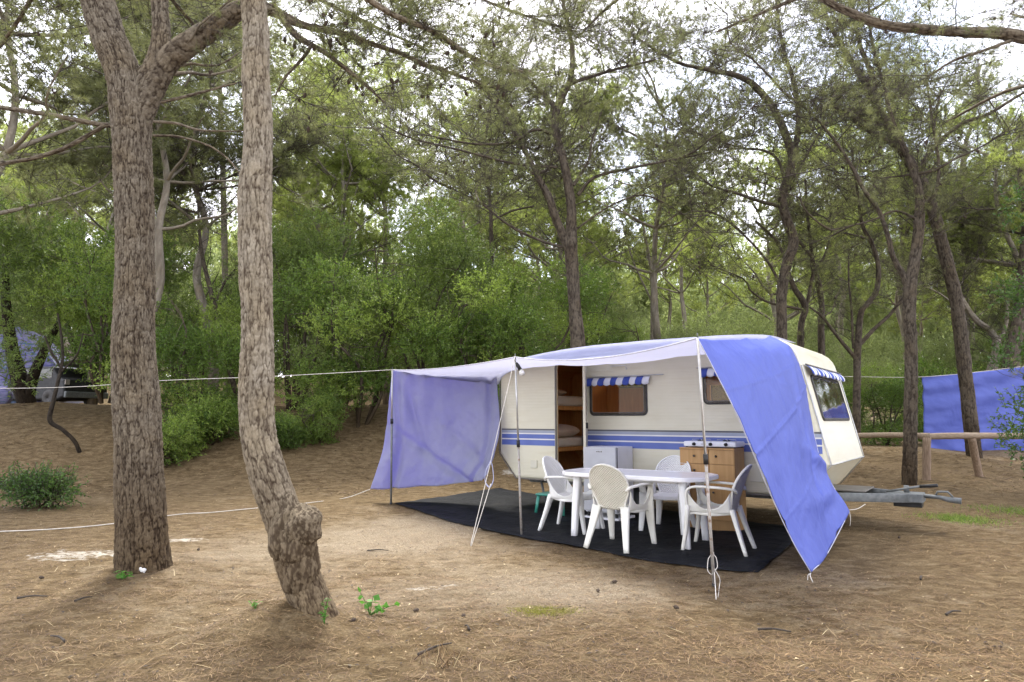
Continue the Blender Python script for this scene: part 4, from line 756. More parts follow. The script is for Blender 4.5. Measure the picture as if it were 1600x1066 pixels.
box('interior_floor', (.45, .06, .47), (4.5, 2.14, .50), M['rubber'], car, .002)
box('roof_hatch', (2.0, .9, 2.425), (2.5, 1.4, 2.47), M['cream_smooth'], car, .02)
# stripes in bands, cut at the doorway
for a, b in ((.05, 1.065), (1.64, 4.80)):
    for nm, z0, z1, mt, pr in (('stripe', 1.178, 1.200, 'stripe_dark', .0035), ('stripe', 1.135, 1.176, 'stripe_light', .0025), ('stripe', 1.118, 1.133, 'white_line', .003), ('stripe', 1.050, 1.116, 'stripe', .0025), ('stripe', 1.032, 1.048, 'white_line', .003), ('stripe', .945, 1.030, 'stripe', .0025)):
        box(nm, (a, -pr, z0), (b, .004, z1), M[mt], car, .0008)
# edge trims
def edge(pts, name, r=.012, t=-.004, mt='grey_frame'):
    P = np.array([(s, t, z) for s, z in pts]); V, F = tube(P, r, 6); return link(name, npmesh(name, V, F, smooth=True), M[mt], car)
edge([(-.004, 2.15), (-.004, .80), (.32, .43), (.6, .425), (4.55, .425)], 'edge_trim', .011, .012, 'grey_frame'); edge([(4.62, 2.0), (4.885, .82), (4.56, .425)], 'edge_trim', .010, .012, 'alu')
V, F = tube(np.array([(4.62, CW_ - .01, 2.0), (4.885, CW_ - .01, .82), (4.56, CW_ - .01, .425)]), .010, 6); link('edge_trim', npmesh('t', V, F, smooth=True), M['alu'], car)
V, F = tube(np.array([(4.888, .02, .82), (4.888, CW_ - .02, .82)]), .008, 6); link('edge_trim', npmesh('t', V, F, smooth=True), M['alu'], car)
V, F = sweep(np.array([(.05, -.008, 2.09), (.2, -.008, 2.13), (.6, -.008, 2.19), (1.2, -.008, 2.235), (2.6, -.008, 2.27), (3.9, -.008, 2.245), (4.3, -.008, 2.2)]), .02, .02, up=(0, 1, 0), n=40); link('awning_rail', npmesh('rail', V, F), M['alu'], car)
# doorway
dw, dh = DOOR[1] - DOOR[0], DOOR[3] - DOOR[2]
bmobj('door_frame', ring_mesh(dw + .05, dh + .05, .09, .027, .014, SM((DOOR[0] + DOOR[1]) / 2, (DOOR[2] + DOOR[3]) / 2)), M['grey_frame'], car, True)
da = math.radians(-62)                          # door swung open towards the viewer, hinged at its right edge
dM = Matrix.Translation((1.632, -.02, 0)) @ Matrix.Rotation(da, 4, 'Z')
dr = link('door', prism([(.0, .50), (.56, .50), (.56, 2.13), (.50, 2.19), (.0, 2.19)], -.018, .018, .006), M['caravan'], car); dr.data.transform(dM)
hb = box('handle', (.47, .018, 1.22), (.53, .045, 1.30), M['black'], dr, .006); hb.data.transform(dM)
# built-in bunks across the rear
box('bunk', (.06, .06, 1.50), (.76, 2.12, 1.565), M['lining'], car, .004); box('bunk', (.06, .06, .83), (.76, 2.12, .895), M['lining'], car, .004)
box('bunk_post', (.785, 1.26, .90), (.81, 1.30, 1.50), M['grey_frame'], car, .003)
box('interior_panel', (.76, 1.55, .50), (.80, 2.13, 2.36), M['lining'], car, .004)
box('interior_cupboard', (2.75, .08, .5), (3.3, .6, 1.3), M['lining'], car, .006); box('interior_locker', (1.8, 1.75, 1.9), (4.2, 2.14, 2.3), M['lining'], car, .006); box('interior_bench', (3.5, .08, .5), (4.45, 2.1, .95), M['mattress'], car, .02)
# windows
for w4 in (W1, W2):
    ww, hh = w4[1] - w4[0], w4[3] - w4[2]; c = ((w4[0] + w4[1]) / 2, (w4[2] + w4[3]) / 2)
    wi = bmobj('window', ring_mesh(ww + .045, hh + .045, .07, .038, .016, SM(*c)), M['rubber'], car, True); bmobj('pane', pane_mesh(ww - .005, hh - .005, .05, .012, SM(*c)), M['glass'], wi)
    bmobj('inner_frame', ring_mesh(ww - .03, hh - .03, .045, .012, .006, SM(c[0], c[1], -.018)), M['grey_frame'], wi, True)
for w4 in ((2.7, 4.1, 1.30, 1.95), (1.0, 2.1, 1.9, 2.12)):  # unseen far-side windows added to let light into the interior
    M4_ = Matrix(((1, 0, 0, (w4[0] + w4[1]) / 2), (0, 0, 1, CW_), (0, 1, 0, (w4[2] + w4[3]) / 2), (0, 0, 0, 1))); wi = bmobj('window', ring_mesh(w4[1] - w4[0] + .045, w4[3] - w4[2] + .045, .07, .038, .016, M4_), M['rubber'], car, True); bmobj('pane', pane_mesh(w4[1] - w4[0], w4[3] - w4[2], .05, .01, M4_), M['glass'], wi)
wi = bmobj('front_window', ring_mesh(1.68, .58, .07, .035, .02, FM(1.12, 1.61)), M['rubber'], car, True); bmobj('pane', pane_mesh(1.62, .52, .05, .012, FM(1.12, 1.61)), M['glass_front'], wi)
g_ = np.random.default_rng(4)
for c0, c1, nm in ((.38, .72, 'curtain'), (1.55, 1.9, 'curtain')):
    a = np.linspace(0, 1, 40)[:, None]; b = np.linspace(0, 1, 14)[None]; T_ = c0 + (c1 - c0) * a * (1 - .35 * np.sin(b * np.pi)) + .0 * b; Z = 1.32 + .58 * b + 0 * a; Sx = 4.55 - .24 * (Z - 1.35) + .02 * np.sin(a * 40) - .0
    grid_mesh(nm, np.stack([Sx, T_ + 0 * Z, Z + 0 * a], -1), M['mattress'], car)
# short striped valances over the windows
def valance(s0, s1, ztop, drop, M4f, n, outw=.07):
    root_ = []
    w = (s1 - s0) / n
    for k in range(n):
        a = np.linspace(0, 1, 7)[:, None]; b = np.linspace(0, 1, 8)[None]; X = s0 + w * (k + a) + 0 * b; Y_ = ztop - drop * b - .018 * np.sin(a * np.pi) * b; O = .012 + outw * np.sin(b * 1.9) + .012 * np.sin((k + a) * 4.2) * b
        G_ = np.stack([X, Y_ + 0 * X, O + 0 * X], -1).reshape(-1, 3); M_ = np.array(M4f); G_ = (G_ @ M_[:3, :3].T + M_[:3, 3]).reshape(7, 8, 3)
        grid_mesh('valance_panel', G_, M['aw_blue'] if k % 2 == 0 else M['aw_white'], VAL, .004)
VAL = bpy.data.objects.new('window_valance', npmesh('v', *tube(np.array([(1.62, -.03, 1.955), (2.86, -.03, 1.955)]), .008, 6), smooth=True)); COL.objects.link(VAL); VAL.data.materials.append(M['alu']); VAL.parent = car; valance(1.66, 2.66, 1.945, .105, SM(0, 0), 10)
VAL = bpy.data.objects.new('window_valance', npmesh('v', *tube(np.array([(3.33, -.03, 2.02), (4.25, -.03, 2.02)]), .008, 6), smooth=True)); COL.objects.link(VAL); VAL.data.materials.append(M['alu']); VAL.parent = car; valance(3.38, 4.18, 2.01, .105, SM(0, 0), 8)
VAL = bpy.data.objects.new('window_valance', npmesh('v', *tube(np.array([(4.655, .06, 2.01), (4.655, 2.16, 2.01)]), .009, 6), smooth=True)); COL.objects.link(VAL); VAL.data.materials.append(M['grey_frame']); VAL.parent = car
for q_ in range(1):
    Mv = FM(0, 1.975); Mv = Matrix((( Mv[0][1]*0, FD.x, FN.x, Mv[0][3]), (1, 0, 0, 0), (0, FD.z, FN.z, Mv[2][3]), (0, 0, 0, 1))); valance(.14, 2.14, .04, .13, Mv, 18, .06)
# grab handle lamp bracket above the window, little hooks, corner lamp
V, F = tube(np.array([(2.06, -.012, 2.10), (2.06, -.04, 2.105), (2.30, -.04, 2.105), (2.30, -.04, 2.06), (2.30, -.012, 2.055)]), .006, 6); link('grab_handle', npmesh('g', V, F, smooth=True), M['white_line'], car)
box('wall_joint', (2.86, -.0022, .44), (2.874, .002, .943), M['caravan'], car, .0005); box('electric_inlet', (.62, -.016, .60), (.74, .002, .72), M['cream_smooth'], car, .006); box('drip_rail', (1.02, -.014, 2.215), (1.68, .002, 2.228), M['alu'], car, .002)
for k_ in range(4): box('vent_slat', (3.0 + .0 * k_, -.010, .52 + k_ * .03), (3.22, .001, .535 + k_ * .03), M['cream_smooth'], car, .002)
box('utility_hatch', (3.95, -.012, .58), (4.20, .002, .80), M['cream_smooth'], car, .006); box('marker_lamp', (4.70, -.02, .90), (4.76, .002, .96), M['aw_white'], car, .006)
# running gear, drawbar
wh = empty('wheel', (2.25, .22, .31)); wh.parent = car
a = np.linspace(0, 2 * np.pi, 28, endpoint=False); 
def torus_like(profile, n=36):
    V = []; m = len(profile)
    for k in range(n):
        an = 2 * math.pi * k / n
        for r, y in profile: V.append((r * math.cos(an), y, r * math.sin(an)))
    i_ = np.arange(n)[:, None] * m; j_ = np.arange(m)[None]; F = np.stack([i_ + j_, ((i_ + m) % (n * m)) + j_, ((i_ + m) % (n * m)) + (j_ + 1) % m, i_ + (j_ + 1) % m], -1).reshape(-1, 4); return np.array(V), [F]
V, F = torus_like([(.19, -.07), (.27, -.085), (.30, -.07), (.31, 0), (.30, .07), (.27, .085), (.19, .07)]); link('tyre', npmesh('tyre', V, F, smooth=True), M['rubber'], wh)
V, F = torus_like([(.02, -.03), (.12, -.02), (.15, -.055), (.195, -.06), (.195, .06), (.02, .05)]); link('rim', npmesh('rim', V, F), M['galv'], wh)
box('axle', (2.2, .25, .26), (2.3, 1.95, .36), M['galv'], car, .01)
for nm, a_, b_ in (('drawbar_beam', (4.2, .30, .40), (5.62, 1.00, .40)), ('drawbar_beam', (4.2, 1.90, .40), (5.62, 1.20, .40))):
    V, F = sweep(np.array([a_, b_], float), .05, .105, e=10); link(nm, npmesh(nm, V, F), M['galv'], car)
V, F = sweep(np.array([(.4, .30, .405), (4.25, .30, .405)], float), .05, .10, e=10); link('chassis_rail', npmesh('c', V, F), M['galv'], car)
box('drawbar_plate', (5.30, .93, .352), (5.68, 1.27, .455), M['galv'], car, .01); box('drawbar_cover', (4.6, .75, .458), (5.1, 1.45, .475), M['grey_frame'], car, .004)
V, F = tube(np.array([(5.60, 1.1, .43), (5.84, 1.1, .42), (5.92, 1.1, .40), (6.05, 1.1, .39)]), [.026, .024, .032, .038], 10); link('coupling', npmesh('c', V, F, smooth=True), M['galv'], car)
V, F = tube(np.array([(5.30, 1.02, .46), (5.45, .98, .50), (5.68, .94, .555)]), [.016, .014, .014], 8); hv = link('brake_lever', npmesh('l', V, F, smooth=True), M['galv'], car)
V, F = tube(np.array([(5.66, .945, .55), (5.84, .91, .575)]), .020, 8); link('grip', npmesh('g', V, F, smooth=True), M['black'], hv)
box('coupling_underside', (5.36, 1.0, .29), (5.66, 1.2, .350), M['black'], car, .01); V, F = tube(np.array([(5.50, 1.1, .54), (5.50, 1.1, .46)]), .03, 10); link('jockey_clamp', npmesh('j', V, F, smooth=True), M['galv'], car)
V, F = tube(np.array([(5.80, 1.1, .44), (5.82, 1.1, .485), (5.92, 1.1, .49), (5.97, 1.1, .43)]), .012, 8); link('coupling_handle', npmesh('h', V, F, smooth=True), M['galv'], car)
for s_, t_ in ((.62, .25), (.62, 1.95), (4.35, .25), (4.35, 1.95)): V, F = tube(np.array([(s_, t_, .44), (s_ + .12, t_, .02)]), .02, 6); link('corner_steady', npmesh('cs', V, F, smooth=True), M['galv'], car)

# bedding resting on the bunks (own things)
def soft(name, lo, hi, mt, label, cat, bev=.05, puff=0.0, seed=0):
    bm = bmesh.new(); add_box(bm, lo, hi, min(bev, (hi[2] - lo[2]) * .48), seg=4); bmesh.ops.subdivide_edges(bm, edges=bm.edges[:], cuts=3, use_grid_fill=True)
    c = [(lo[k] + hi[k]) / 2 for k in range(3)]; h = [(hi[k] - lo[k]) / 2 for k in range(3)]
    for v in bm.verts:
        if puff: e = max(0, 1 - ((v.co.x - c[0]) / h[0]) ** 2) * max(0, 1 - ((v.co.y - c[1]) / h[1]) ** 2); v.co.z = c[2] + (v.co.z - c[2]) * (.35 + puff * e ** .6)
    o = bmobj(name, bm, M[mt], None, True); o.location = tuple(R0); o.rotation_euler = (0, 0, CRZ); o.data.transform(Matrix.Translation((-c[0], -c[1], -lo[2]))); o.location = Vector(cw(c[0], c[1], lo[2])); return tag(o, label, cat)
soft('mattress', (.08, .08, 1.567), (.775, 2.10, 1.735), 'mattress', 'white mattress on the upper bunk inside the open caravan doorway', 'mattress')
soft('mattress', (.08, .08, .897), (.775, 2.10, 1.045), 'mattress', 'white mattress on the lower bunk, under the pillow', 'mattress')
soft('pillow', (.34, .50, 1.047), (.76, 1.30, 1.26), 'pillow', 'soft beige pillow lying on the lower bunk mattress', 'pillow', .1, .75)
soft('pillow', (.20, .50, 1.737), (.62, 1.10, 1.86), 'pillow', 'flat pale pillow on the upper bunk mattress', 'pillow', .06, .7)

# ---------------------------------------------------------------- things along the caravan wall
def cobj(name, s, t, z, label, cat, rz=0.0):
    return tag(empty(name, tuple(cw(s, t, z)), CRZ + rz), label, cat)
fr = cobj('refrigerator', 2.12, -.27, .0, 'small white fridge with grey door standing against the caravan wall', 'fridge')
box('cabinet_shell', (-.25, -.20, .10), (.25, .25, .975), M['fridge_white'], fr, .008); d_ = box('door', (-.25, -.25, .12), (.25, -.204, .972), M['fridge_grey'], fr, .010)
box('door_edge', (-.25, -.2035, .12), (.252, -.1985, .972), M['rubber'], fr, .001)
for q in range(4): box('badge_mark', (-.045 + q * .024, -.2535, .905), (-.028 + q * .024, -.249, .917 + .005 * (q % 2)), M['grey_frame'], d_, .001)
for x in (-.21, .21):
    for y in (-.18, .2): V, F = tube(np.array([(x, y, 0), (x, y, .12)]), .02, 8); link('foot', npmesh('f', V, F), M['black'], fr)
box('plinth', (-.27, -.24, .0), (.27, .24, .045), M['fridge_white'], fr, .004)
V, F = sweep(np.array([(.2, -.262, .80), (.235, -.262, .80)]), .12, .02); 

cb = cobj('cabinet', 3.56, -.215, .012, 'beech-coloured wooden cabinet with small drawers under the camping stove', 'cabinet')
w2 = .345
box('carcass', (-w2, -.17, .0), (w2, .18, .965), M['cabinet_side'], cb, .003); box('top', (-w2 - .004, -.195, .965), (w2 + .004, .185, .985), M['cabinet'], cb, .004)
def front(nm, x0, x1, z0, z1, kx, kz):
    f = box(nm, (x0, -.189, z0), (x1, -.172, z1), M['cabinet'], cb, .003); bm = bmesh.new(); bmesh.ops.create_uvsphere(bm, u_segments=12, v_segments=8, radius=.014); bmesh.ops.transform(bm, matrix=Matrix.Translation((kx, -.200, kz)), verts=bm.verts); bmobj('knob', bm, M['rubber'], f, True)
xm = .03
front('drawer', -w2 + .004, xm - .003, .79, .960, -.155, .885); front('drawer', xm + .003, w2 - .004, .79, .960, .12, .885); front('drawer', -w2 + .004, xm - .003, .62, .783, -.155, .71)
front('door', -w2 + .004, xm - .003, .13, .613, -.02, .40); front('door', xm + .003, w2 - .004, .13, .783, .075, .45)
box('base', (-w2 + .005, -.16, .0), (w2 - .005, -.1705 + .005, .125), M['cabinet_side'], cb, .002)
st = cobj('camping_stove', 3.60, -.235, .999, 'flat white two-burner camping stove on top of the wooden cabinet', 'stove')
box('body', (-.33, -.17, .012), (.33, .17, .075), M['fridge_white'], st, .014)
for x in (-.19, .02, .21):
    V, F = tube(np.array([(x, -.168, .043), (x, -.20, .043)]), [.021, .018], 14); link('knob', npmesh('k', V, F), M['black'], st)
for x in (-.16, .16):
    V, F = torus_like([(.03, -.006), (.045, -.006), (.045, .006), (.03, .006)], 20); V = V[:, [0, 2, 1]] + np.array([x, 0, .085]); link('burner', npmesh('b', V, F), M['black'], st)
    for k in range(4):
        a = k * math.pi / 2 + .4; V, F = tube(np.array([(x + .03 * math.cos(a), .03 * math.sin(a), .098), (x + .11 * math.cos(a), .11 * math.sin(a), .098), (x + .11 * math.cos(a), .11 * math.sin(a), .074)]), .0035, 6); link('pan_support', npmesh('ps', V, F), M['alu'], st)
for q in range(3): box('badge_mark', (-.105 + q * .018, -.1725, .040), (-.092 + q * .018, -.169, .047), M['grey_frame'], st, .0005)
for x in (-.3, .3):
    for y in (-.14, .14): V, F = tube(np.array([(x, y, 0), (x, y, .02)]), .014, 8); link('foot', npmesh('f', V, F), M['black'], st)
stl = cobj('stool', 1.33, -.40, .012, 'low teal plastic step stool below the caravan doorway', 'stool')
bm = bmesh.new(); add_box(bm, (-.24, -.16, .255), (.24, .16, .285), .012); bmobj('seat', bm, M['green'], stl, True)
for x, y in ((-1, -1), (1, -1), (-1, 1), (1, 1)): V, F = sweep(np.array([(x * .20, y * .125, .26), (x * .235, y * .155, 0)]), [.055, .04], [.03, .022], up=(0, 1, 0)); link('leg', npmesh('leg', V, F), M['green'], stl)

# ---------------------------------------------------------------- table and chairs
def table():
    c = cw(0, 0, 0); root = empty('garden_table', (1.43, 7.50, .012), CRZ + math.radians(3)); tag(root, 'white plastic garden table with cut corners, standing between the four armchairs', 'table')
    L, Wd, r, H = .86, .43, .19, .735
    def outline(ins):
        l, w = L - ins, Wd - ins; q = [(l, w - r), (l - r * .9, w), (-l + r * .9, w), (-l, w - r), (-l, -w + r), (-l + r * .9, -w), (l - r * .9, -w), (l, -w + r)]
        # round each vertex a little and bow the long sides
        out = []
        for k in range(8):
            a, b, d = Vector(q[k - 1]), Vector(q[k]), Vector(q[(k + 1) % 8]); u = (a - b).normalized() * .05; v = (d - b).normalized() * .05
            for s_ in (0, .25, .5, .75, 1): p = (b + u) * (1 - s_) ** 2 + b * 2 * s_ * (1 - s_) + (b + v) * s_ ** 2; out.append((p.x, p.y))
        return out
    rings = [(outline(.03), H - .045), (outline(.004), H - .045), (outline(.0), H - .038), (outline(.0), H - .010), (outline(.008), H), (outline(.035), H), (outline(.04), H - .003)]
    bm = bmesh.new(); LV = [[bm.verts.new((x, y, z)) for x, y in o] for o, z in rings]; n = len(LV[0])
    for a, b in zip(LV, LV[1:]):
        for k in range(n): bm.faces.new([a[k], a[(k + 1) % n], b[(k + 1) % n], b[k]])
    bm.faces.new(LV[-1]); bm.faces.new(LV[0][::-1]); bmobj('tabletop', bm, M['table'], root)
    for x in (-.62, .62):
        for y in (-.27, .27):
            P = np.array([(x, y, H - .03), (x * 1.04, y * 1.06, .35), (x * 1.07, y * 1.10, 0)]); V, F = sweep(P, [.085, .072, .062], [.085, .072, .062], up=(0, 1, 0), n=8, e=7); link('leg', npmesh('leg', V, F), M['table'], root)
    for y in (-.27, .27): V, F = sweep(np.array([(-.6, y, H - .055), (.6, y, H - .055)]), .02, .05); link('apron', npmesh('apron', V, F), M['table'], root)
    return root
table()
def chair_parts(old=False):
    pl, wv = (M['plastic_old'], M['weave_old']) if old else (M['plastic'], M['weave'])
    root = empty('garden_chair')
    # oval back on a narrow waist
    a = np.linspace(-1, 1, 23)[:, None]; b = np.linspace(0, 1, 30)[None]; z = .40 + .47 * b
    zz = np.clip((z - .645) / .225, 0, .9999); w = np.where(z > .645, .222 * np.sqrt(1 - zz ** 2.3), .150 + .072 * sstep(.40, .645, z)); w = np.maximum(w, .02)
    yb = -.20 - .15 * b - .02 * b ** 2; X = a * w; Y_ = yb + .050 * a ** 2 * (w / .22) ** 2; G_ = np.stack([X, Y_ + 0 * X, z + 0 * X], -1); grid_mesh('backrest', G_, wv, root, .010)
    ed = np.concatenate([G_[0], G_[1:-1, -1], G_[-1][::-1]]); V, F = sweep(spline(ed[::2], 70), .018, .026, up=(0, 1, .3)); link('back_rim', npmesh('rim', V, F, smooth=True), pl, root)
    # seat
    b = np.linspace(0, 1, 26)[None]; a = np.linspace(-1, 1, 25)[:, None]; w = .175 + .055 * sstep(0, .5, b); yy = -.205 + .45 * b; zz = .420 - .018 * np.sin(b * np.pi) - .035 * sstep(.86, 1.0, b) ** 2 + .012 * (a ** 2) - .05 * sstep(.9, 1, np.abs(a)) ; grid_mesh('seat', np.stack([a * w, yy + 0 * a - .03 * a ** 2 * sstep(.6, 1, b), zz + 0 * a], -1), pl, root, .010)
    for s_ in (-1, 1):
        P = np.array([(s_ * .205, -.265, .60), (s_ * .235, -.235, .635), (s_ * .262, -.12, .650), (s_ * .272, .05, .655), (s_ * .268, .16, .648), (s_ * .258, .215, .615), (s_ * .245, .232, .55), (s_ * .233, .225, .44)])
        V, F = sweep(P, [.030, .045, .055, .055, .055, .060, .075, .085], [.016] * 8, up=(0, .35, 1), n=36); 
        # sweep with an up that leans so the strip stays wide across the arm and turns onto the leg
        U = np.array([(0, 0, 1)] * 4 + [(0, .5, .9), (0, .9, .45), (0, 1, 0), (0, 1, 0)], float)
        A = spline(np.column_stack([P, [.030, .045, .055, .055, .055, .060, .075, .085], U]), 40); T = nrm(np.gradient(A[:, :3], axis=0)); Ux = nrm(A[:, 4:7]); Sd = nrm(np.cross(T, Ux)); Nn = np.cross(Sd, T)
        th = np.linspace(0, 2 * np.pi, 12, endpoint=False); c_, n_ = np.cos(th), np.sin(th); c_ = np.sign(c_) * np.abs(c_) ** .5; n_ = np.sign(n_) * np.abs(n_) ** .6
        V = (A[:, None, :3] + A[:, 3, None, None] * .5 * c_[None, :, None] * Sd[:, None] + .013 * n_[None, :, None] * Nn[:, None]).reshape(-1, 3); i_ = np.arange(39)[:, None] * 12; j_ = np.arange(12)[None]; kk = (j_ + 1) % 12
        F = [np.stack([i_ + j_, i_ + kk, i_ + 12 + kk, i_ + 12 + j_], -1).reshape(-1, 4), np.arange(12)[None, ::-1].copy(), (39 * 12 + np.arange(12))[None]]; link('armrest', npmesh('arm', V, F, smooth=True), pl, root)
        # side web joining arm post, seat and back
        b2 = np.linspace(0, 1, 14)[:, None]; h2 = np.linspace(0, 1, 8)[None]; yw = -.20 + .43 * b2; top = .43 + .17 * np.maximum(0, 1 - 2 * b2) ** 2.5 + .19 * np.maximum(0, 2 * b2 - 1) ** 2.2; G_ = np.stack([s_ * (.205 + .028 * b2 + .02 * h2), yw + 0 * h2, .395 + (top - .395) * h2], -1); grid_mesh('side_web', G_, pl, root, .008)
        for kind, P, w_, t_ in (('f', [(s_ * .232, .218, .46), (s_ * .242, .245, .22), (s_ * .255, .285, 0)], [.105, .075, .050], [.046, .040, .032]), ('r', [(s_ * .165, -.205, .43), (s_ * .195, -.265, .22), (s_ * .235, -.335, 0)], [.100, .075, .052], [.050, .042, .034])):
            V, F = sweep(np.array(P), w_, t_, up=(0, 1, 0) if kind == 'r' else (0, 1, .1), n=10, e=5); link('leg', npmesh('leg', V, F, smooth=False), pl, root)
    return root
ch_new = chair_parts(False); ch_old = chair_parts(True)
def place(o, x, y, fx, fy, label, first):
    c = o if first else copy_tree(o); c.location = (x, y, .012); c.rotation_euler = (0, 0, math.atan2(fy, fx) - math.pi / 2); tag(c, label, 'chair', 'plastic armchairs round the table')
place(ch_old, 1.16, 7.10, .60, .80, 'cream plastic armchair with its woven-pattern back towards the viewer', True)
place(ch_new, .74, 8.05, .84, -.54, 'white plastic armchair at the left end of the table, below the doorway', True)
place(ch_new, 1.90, 8.05, -.50, -.86, 'white plastic armchair behind the table beside the cabinet', False)
place(ch_old, 2.12, 6.90, -.86, .50, 'plastic armchair at the right end of the table, seen from the side', False)

# ---------------------------------------------------------------- ground sheet
edge_f = [(616, 787), (690, 812), (735, 824), (815, 841), (915, 858), (1010, 877), (1100, 889), (1185, 897)]
pf = np.array([on_ground(*q) for q in edge_f])[:, :2]; pr_ = on_ground(1250, 865)[:2]
ff = spline(np.column_stack([pf, np.zeros(len(pf))]), 60)[:, :2]; bk0 = np.array([-.25, 12.9]); bk1 = on_ground(1262, 830)[:2]
bk = np.stack([bk0 + (bk1 - bk0) * t_ for t_ in np.linspace(0, 1, 60)]); v = np.linspace(0, 1, 50)[None, :, None]; Gm = ff[:, None] * (1 - v) + bk[:, None] * v
gzm = gz(Gm[..., 0], Gm[..., 1]); zz = gzm * .6 + .016 + .008 * fbm(Gm[..., 0] * 3, Gm[..., 1] * 3, s=77) + .012 * np.maximum(0, vnoise(Gm[..., 0] * 2.0, Gm[..., 1] * 7, s=78)) ** 2
zz = np.maximum(zz, gzm + .006); grid_mesh('ground_sheet', np.concatenate([Gm, zz[..., None]], -1), M['mat'], None, .003); tag(bpy.data.objects['ground_sheet'], 'black ground sheet spread under the table and chairs', 'ground sheet')

# ---------------------------------------------------------------- awning: sheets, poles, ropes
P1 = at(613, 578, 10.64); P2 = at(805, 558, 7.72); P3 = at(1090, 528, 5.29)
def sag(a, b, n, d): t_ = np.linspace(0, 1, n)[:, None]; p = a * (1 - t_) + b * t_; p[:, 2] -= (4 * d * t_ * (1 - t_))[:, 0]; return p
n1, n2 = 30, 40
hem = np.vstack([sag(P1, P2, n1, .05)[:-1], sag(P2, P3, n2, .10)]); nu_ = len(hem); ui = np.arange(nu_)
sA = np.where(ui < n1, ui / (n1 - 1) * 1.7, 1.7 + (ui - n1 + 1) / (n2 - 1) * 2.58)
rows = []
rs_, rz2 = np.array([p[0] for p in prof[2:-2]]), np.array([p[1] for p in prof[2:-2]])
for t_, z_ in ((1.25, .045), (.8, .04), (.35, .035), (.12, .028), (.04, .012), (.0, -.03), (-.022, -.08), (-.028, -.16)): rows.append(np.array([cw(max(s_, .0), t_, float(np.interp(s_, rs_, rz2)) + z_ - (0 if t_ > -.025 else .0)) for s_ in sA]))
att = rows[-1]
for v_ in np.linspace(.06, 1, 26):
    r = att * (1 - v_) + hem * v_; bag = .10 * 4 * v_ * (1 - v_); r[:, 2] -= bag * (.35 + .65 * np.sin(np.pi * ui / nu_)); r[:, 2] += .012 * np.sin(ui * .55 + v_ * 5) * v_ * (1 - v_) * 3; rows.append(r)
GC = np.stack(rows, 1); o = grid_mesh('awning_canopy', GC, M['tarp_pale'], None, .0015); tag(o, 'pale blue awning sheet stretched from the caravan roof to the three poles', 'awning')
V, F = tube(hem, .007, 6); link('hem', npmesh('hem', V, F, smooth=True), M['tarp_hem'], o)
def coons(top, bot, lef, rig, nu=60, nv=60):
    top, bot, lef, rig = [spline(np.array(q), n) for q, n in ((top, nu), (bot, nu), (lef, nv), (rig, nv))]; u = np.linspace(0, 1, nu)[:, None, None]; v = np.linspace(0, 1, nv)[None, :, None]
    return top[:, None] * (1 - v) + bot[:, None] * v + lef[None] * (1 - u) + rig[None] * u - ((1 - u) * (1 - v) * top[0] + u * (1 - v) * top[-1] + (1 - u) * v * bot[0] + u * v * bot[-1])
def fold(G_, f):                                     # push along the grid normal
    n_ = nrm(np.cross(np.gradient(G_, axis=0), np.gradient(G_, axis=1))); return G_ + n_ * f[..., None]
# left side sheet
TL, TR = P1 + [0, 0, -.01], cw(-.02, -.06, 2.09); BL = at(578, 765, 10.95); BR = at(754, 751, 10.35)
L_ = [TL, at(606, 640, 10.68), at(598, 700, 10.78), BL]; R_ = [TR, at(780, 660, 10.35), at(774, 710, 10.25), BR]
T_ = [TL, (TL + TR) / 2 + [0, 0, -.02], TR]; B_ = [BL, at(640, 762, 10.9), at(700, 757, 10.75), BR]
G_ = coons(T_, B_, L_, R_, 110, 80); u = np.linspace(0, 1, 110)[:, None]; v = np.linspace(0, 1, 80)[None]
fd = .045 * np.exp(-((u - .10 - .34 * v) / .035) ** 2) * np.sin(np.pi * np.clip(v * 1.2, 0, 1)) + .04 * np.exp(-((u - .05 - .14 * v) / .03) ** 2) * sstep(0, .2, v) + .035 * np.exp(-((u - .93 + .06 * v) / .03) ** 2) + .030 * np.sin(u * 34 + v * 2.2) * (1 - v) ** .6 * np.exp(-u * 2.5) + .022 * np.sin(u * 15 - v * 4) * v + .05 * np.exp(-((u * .9 + (1 - v) * .9 - .95) / .05) ** 2) * v * u + .05 * np.exp(-((u * .75 + (1 - v) * 1.1 - .62) / .04) ** 2) * v + .06 * np.sin(np.pi * u) * np.sin(np.pi * v) + .012 * fbm(u * 6 + 0 * v, v * 6 + 0 * u, s=3)
o = grid_mesh('side_sheet', fold(G_, fd * 1.55), M['tarp_faded'], None, .0015); tag(o, 'faded lavender-blue side sheet hanging at the left end of the awning', 'tarpaulin')
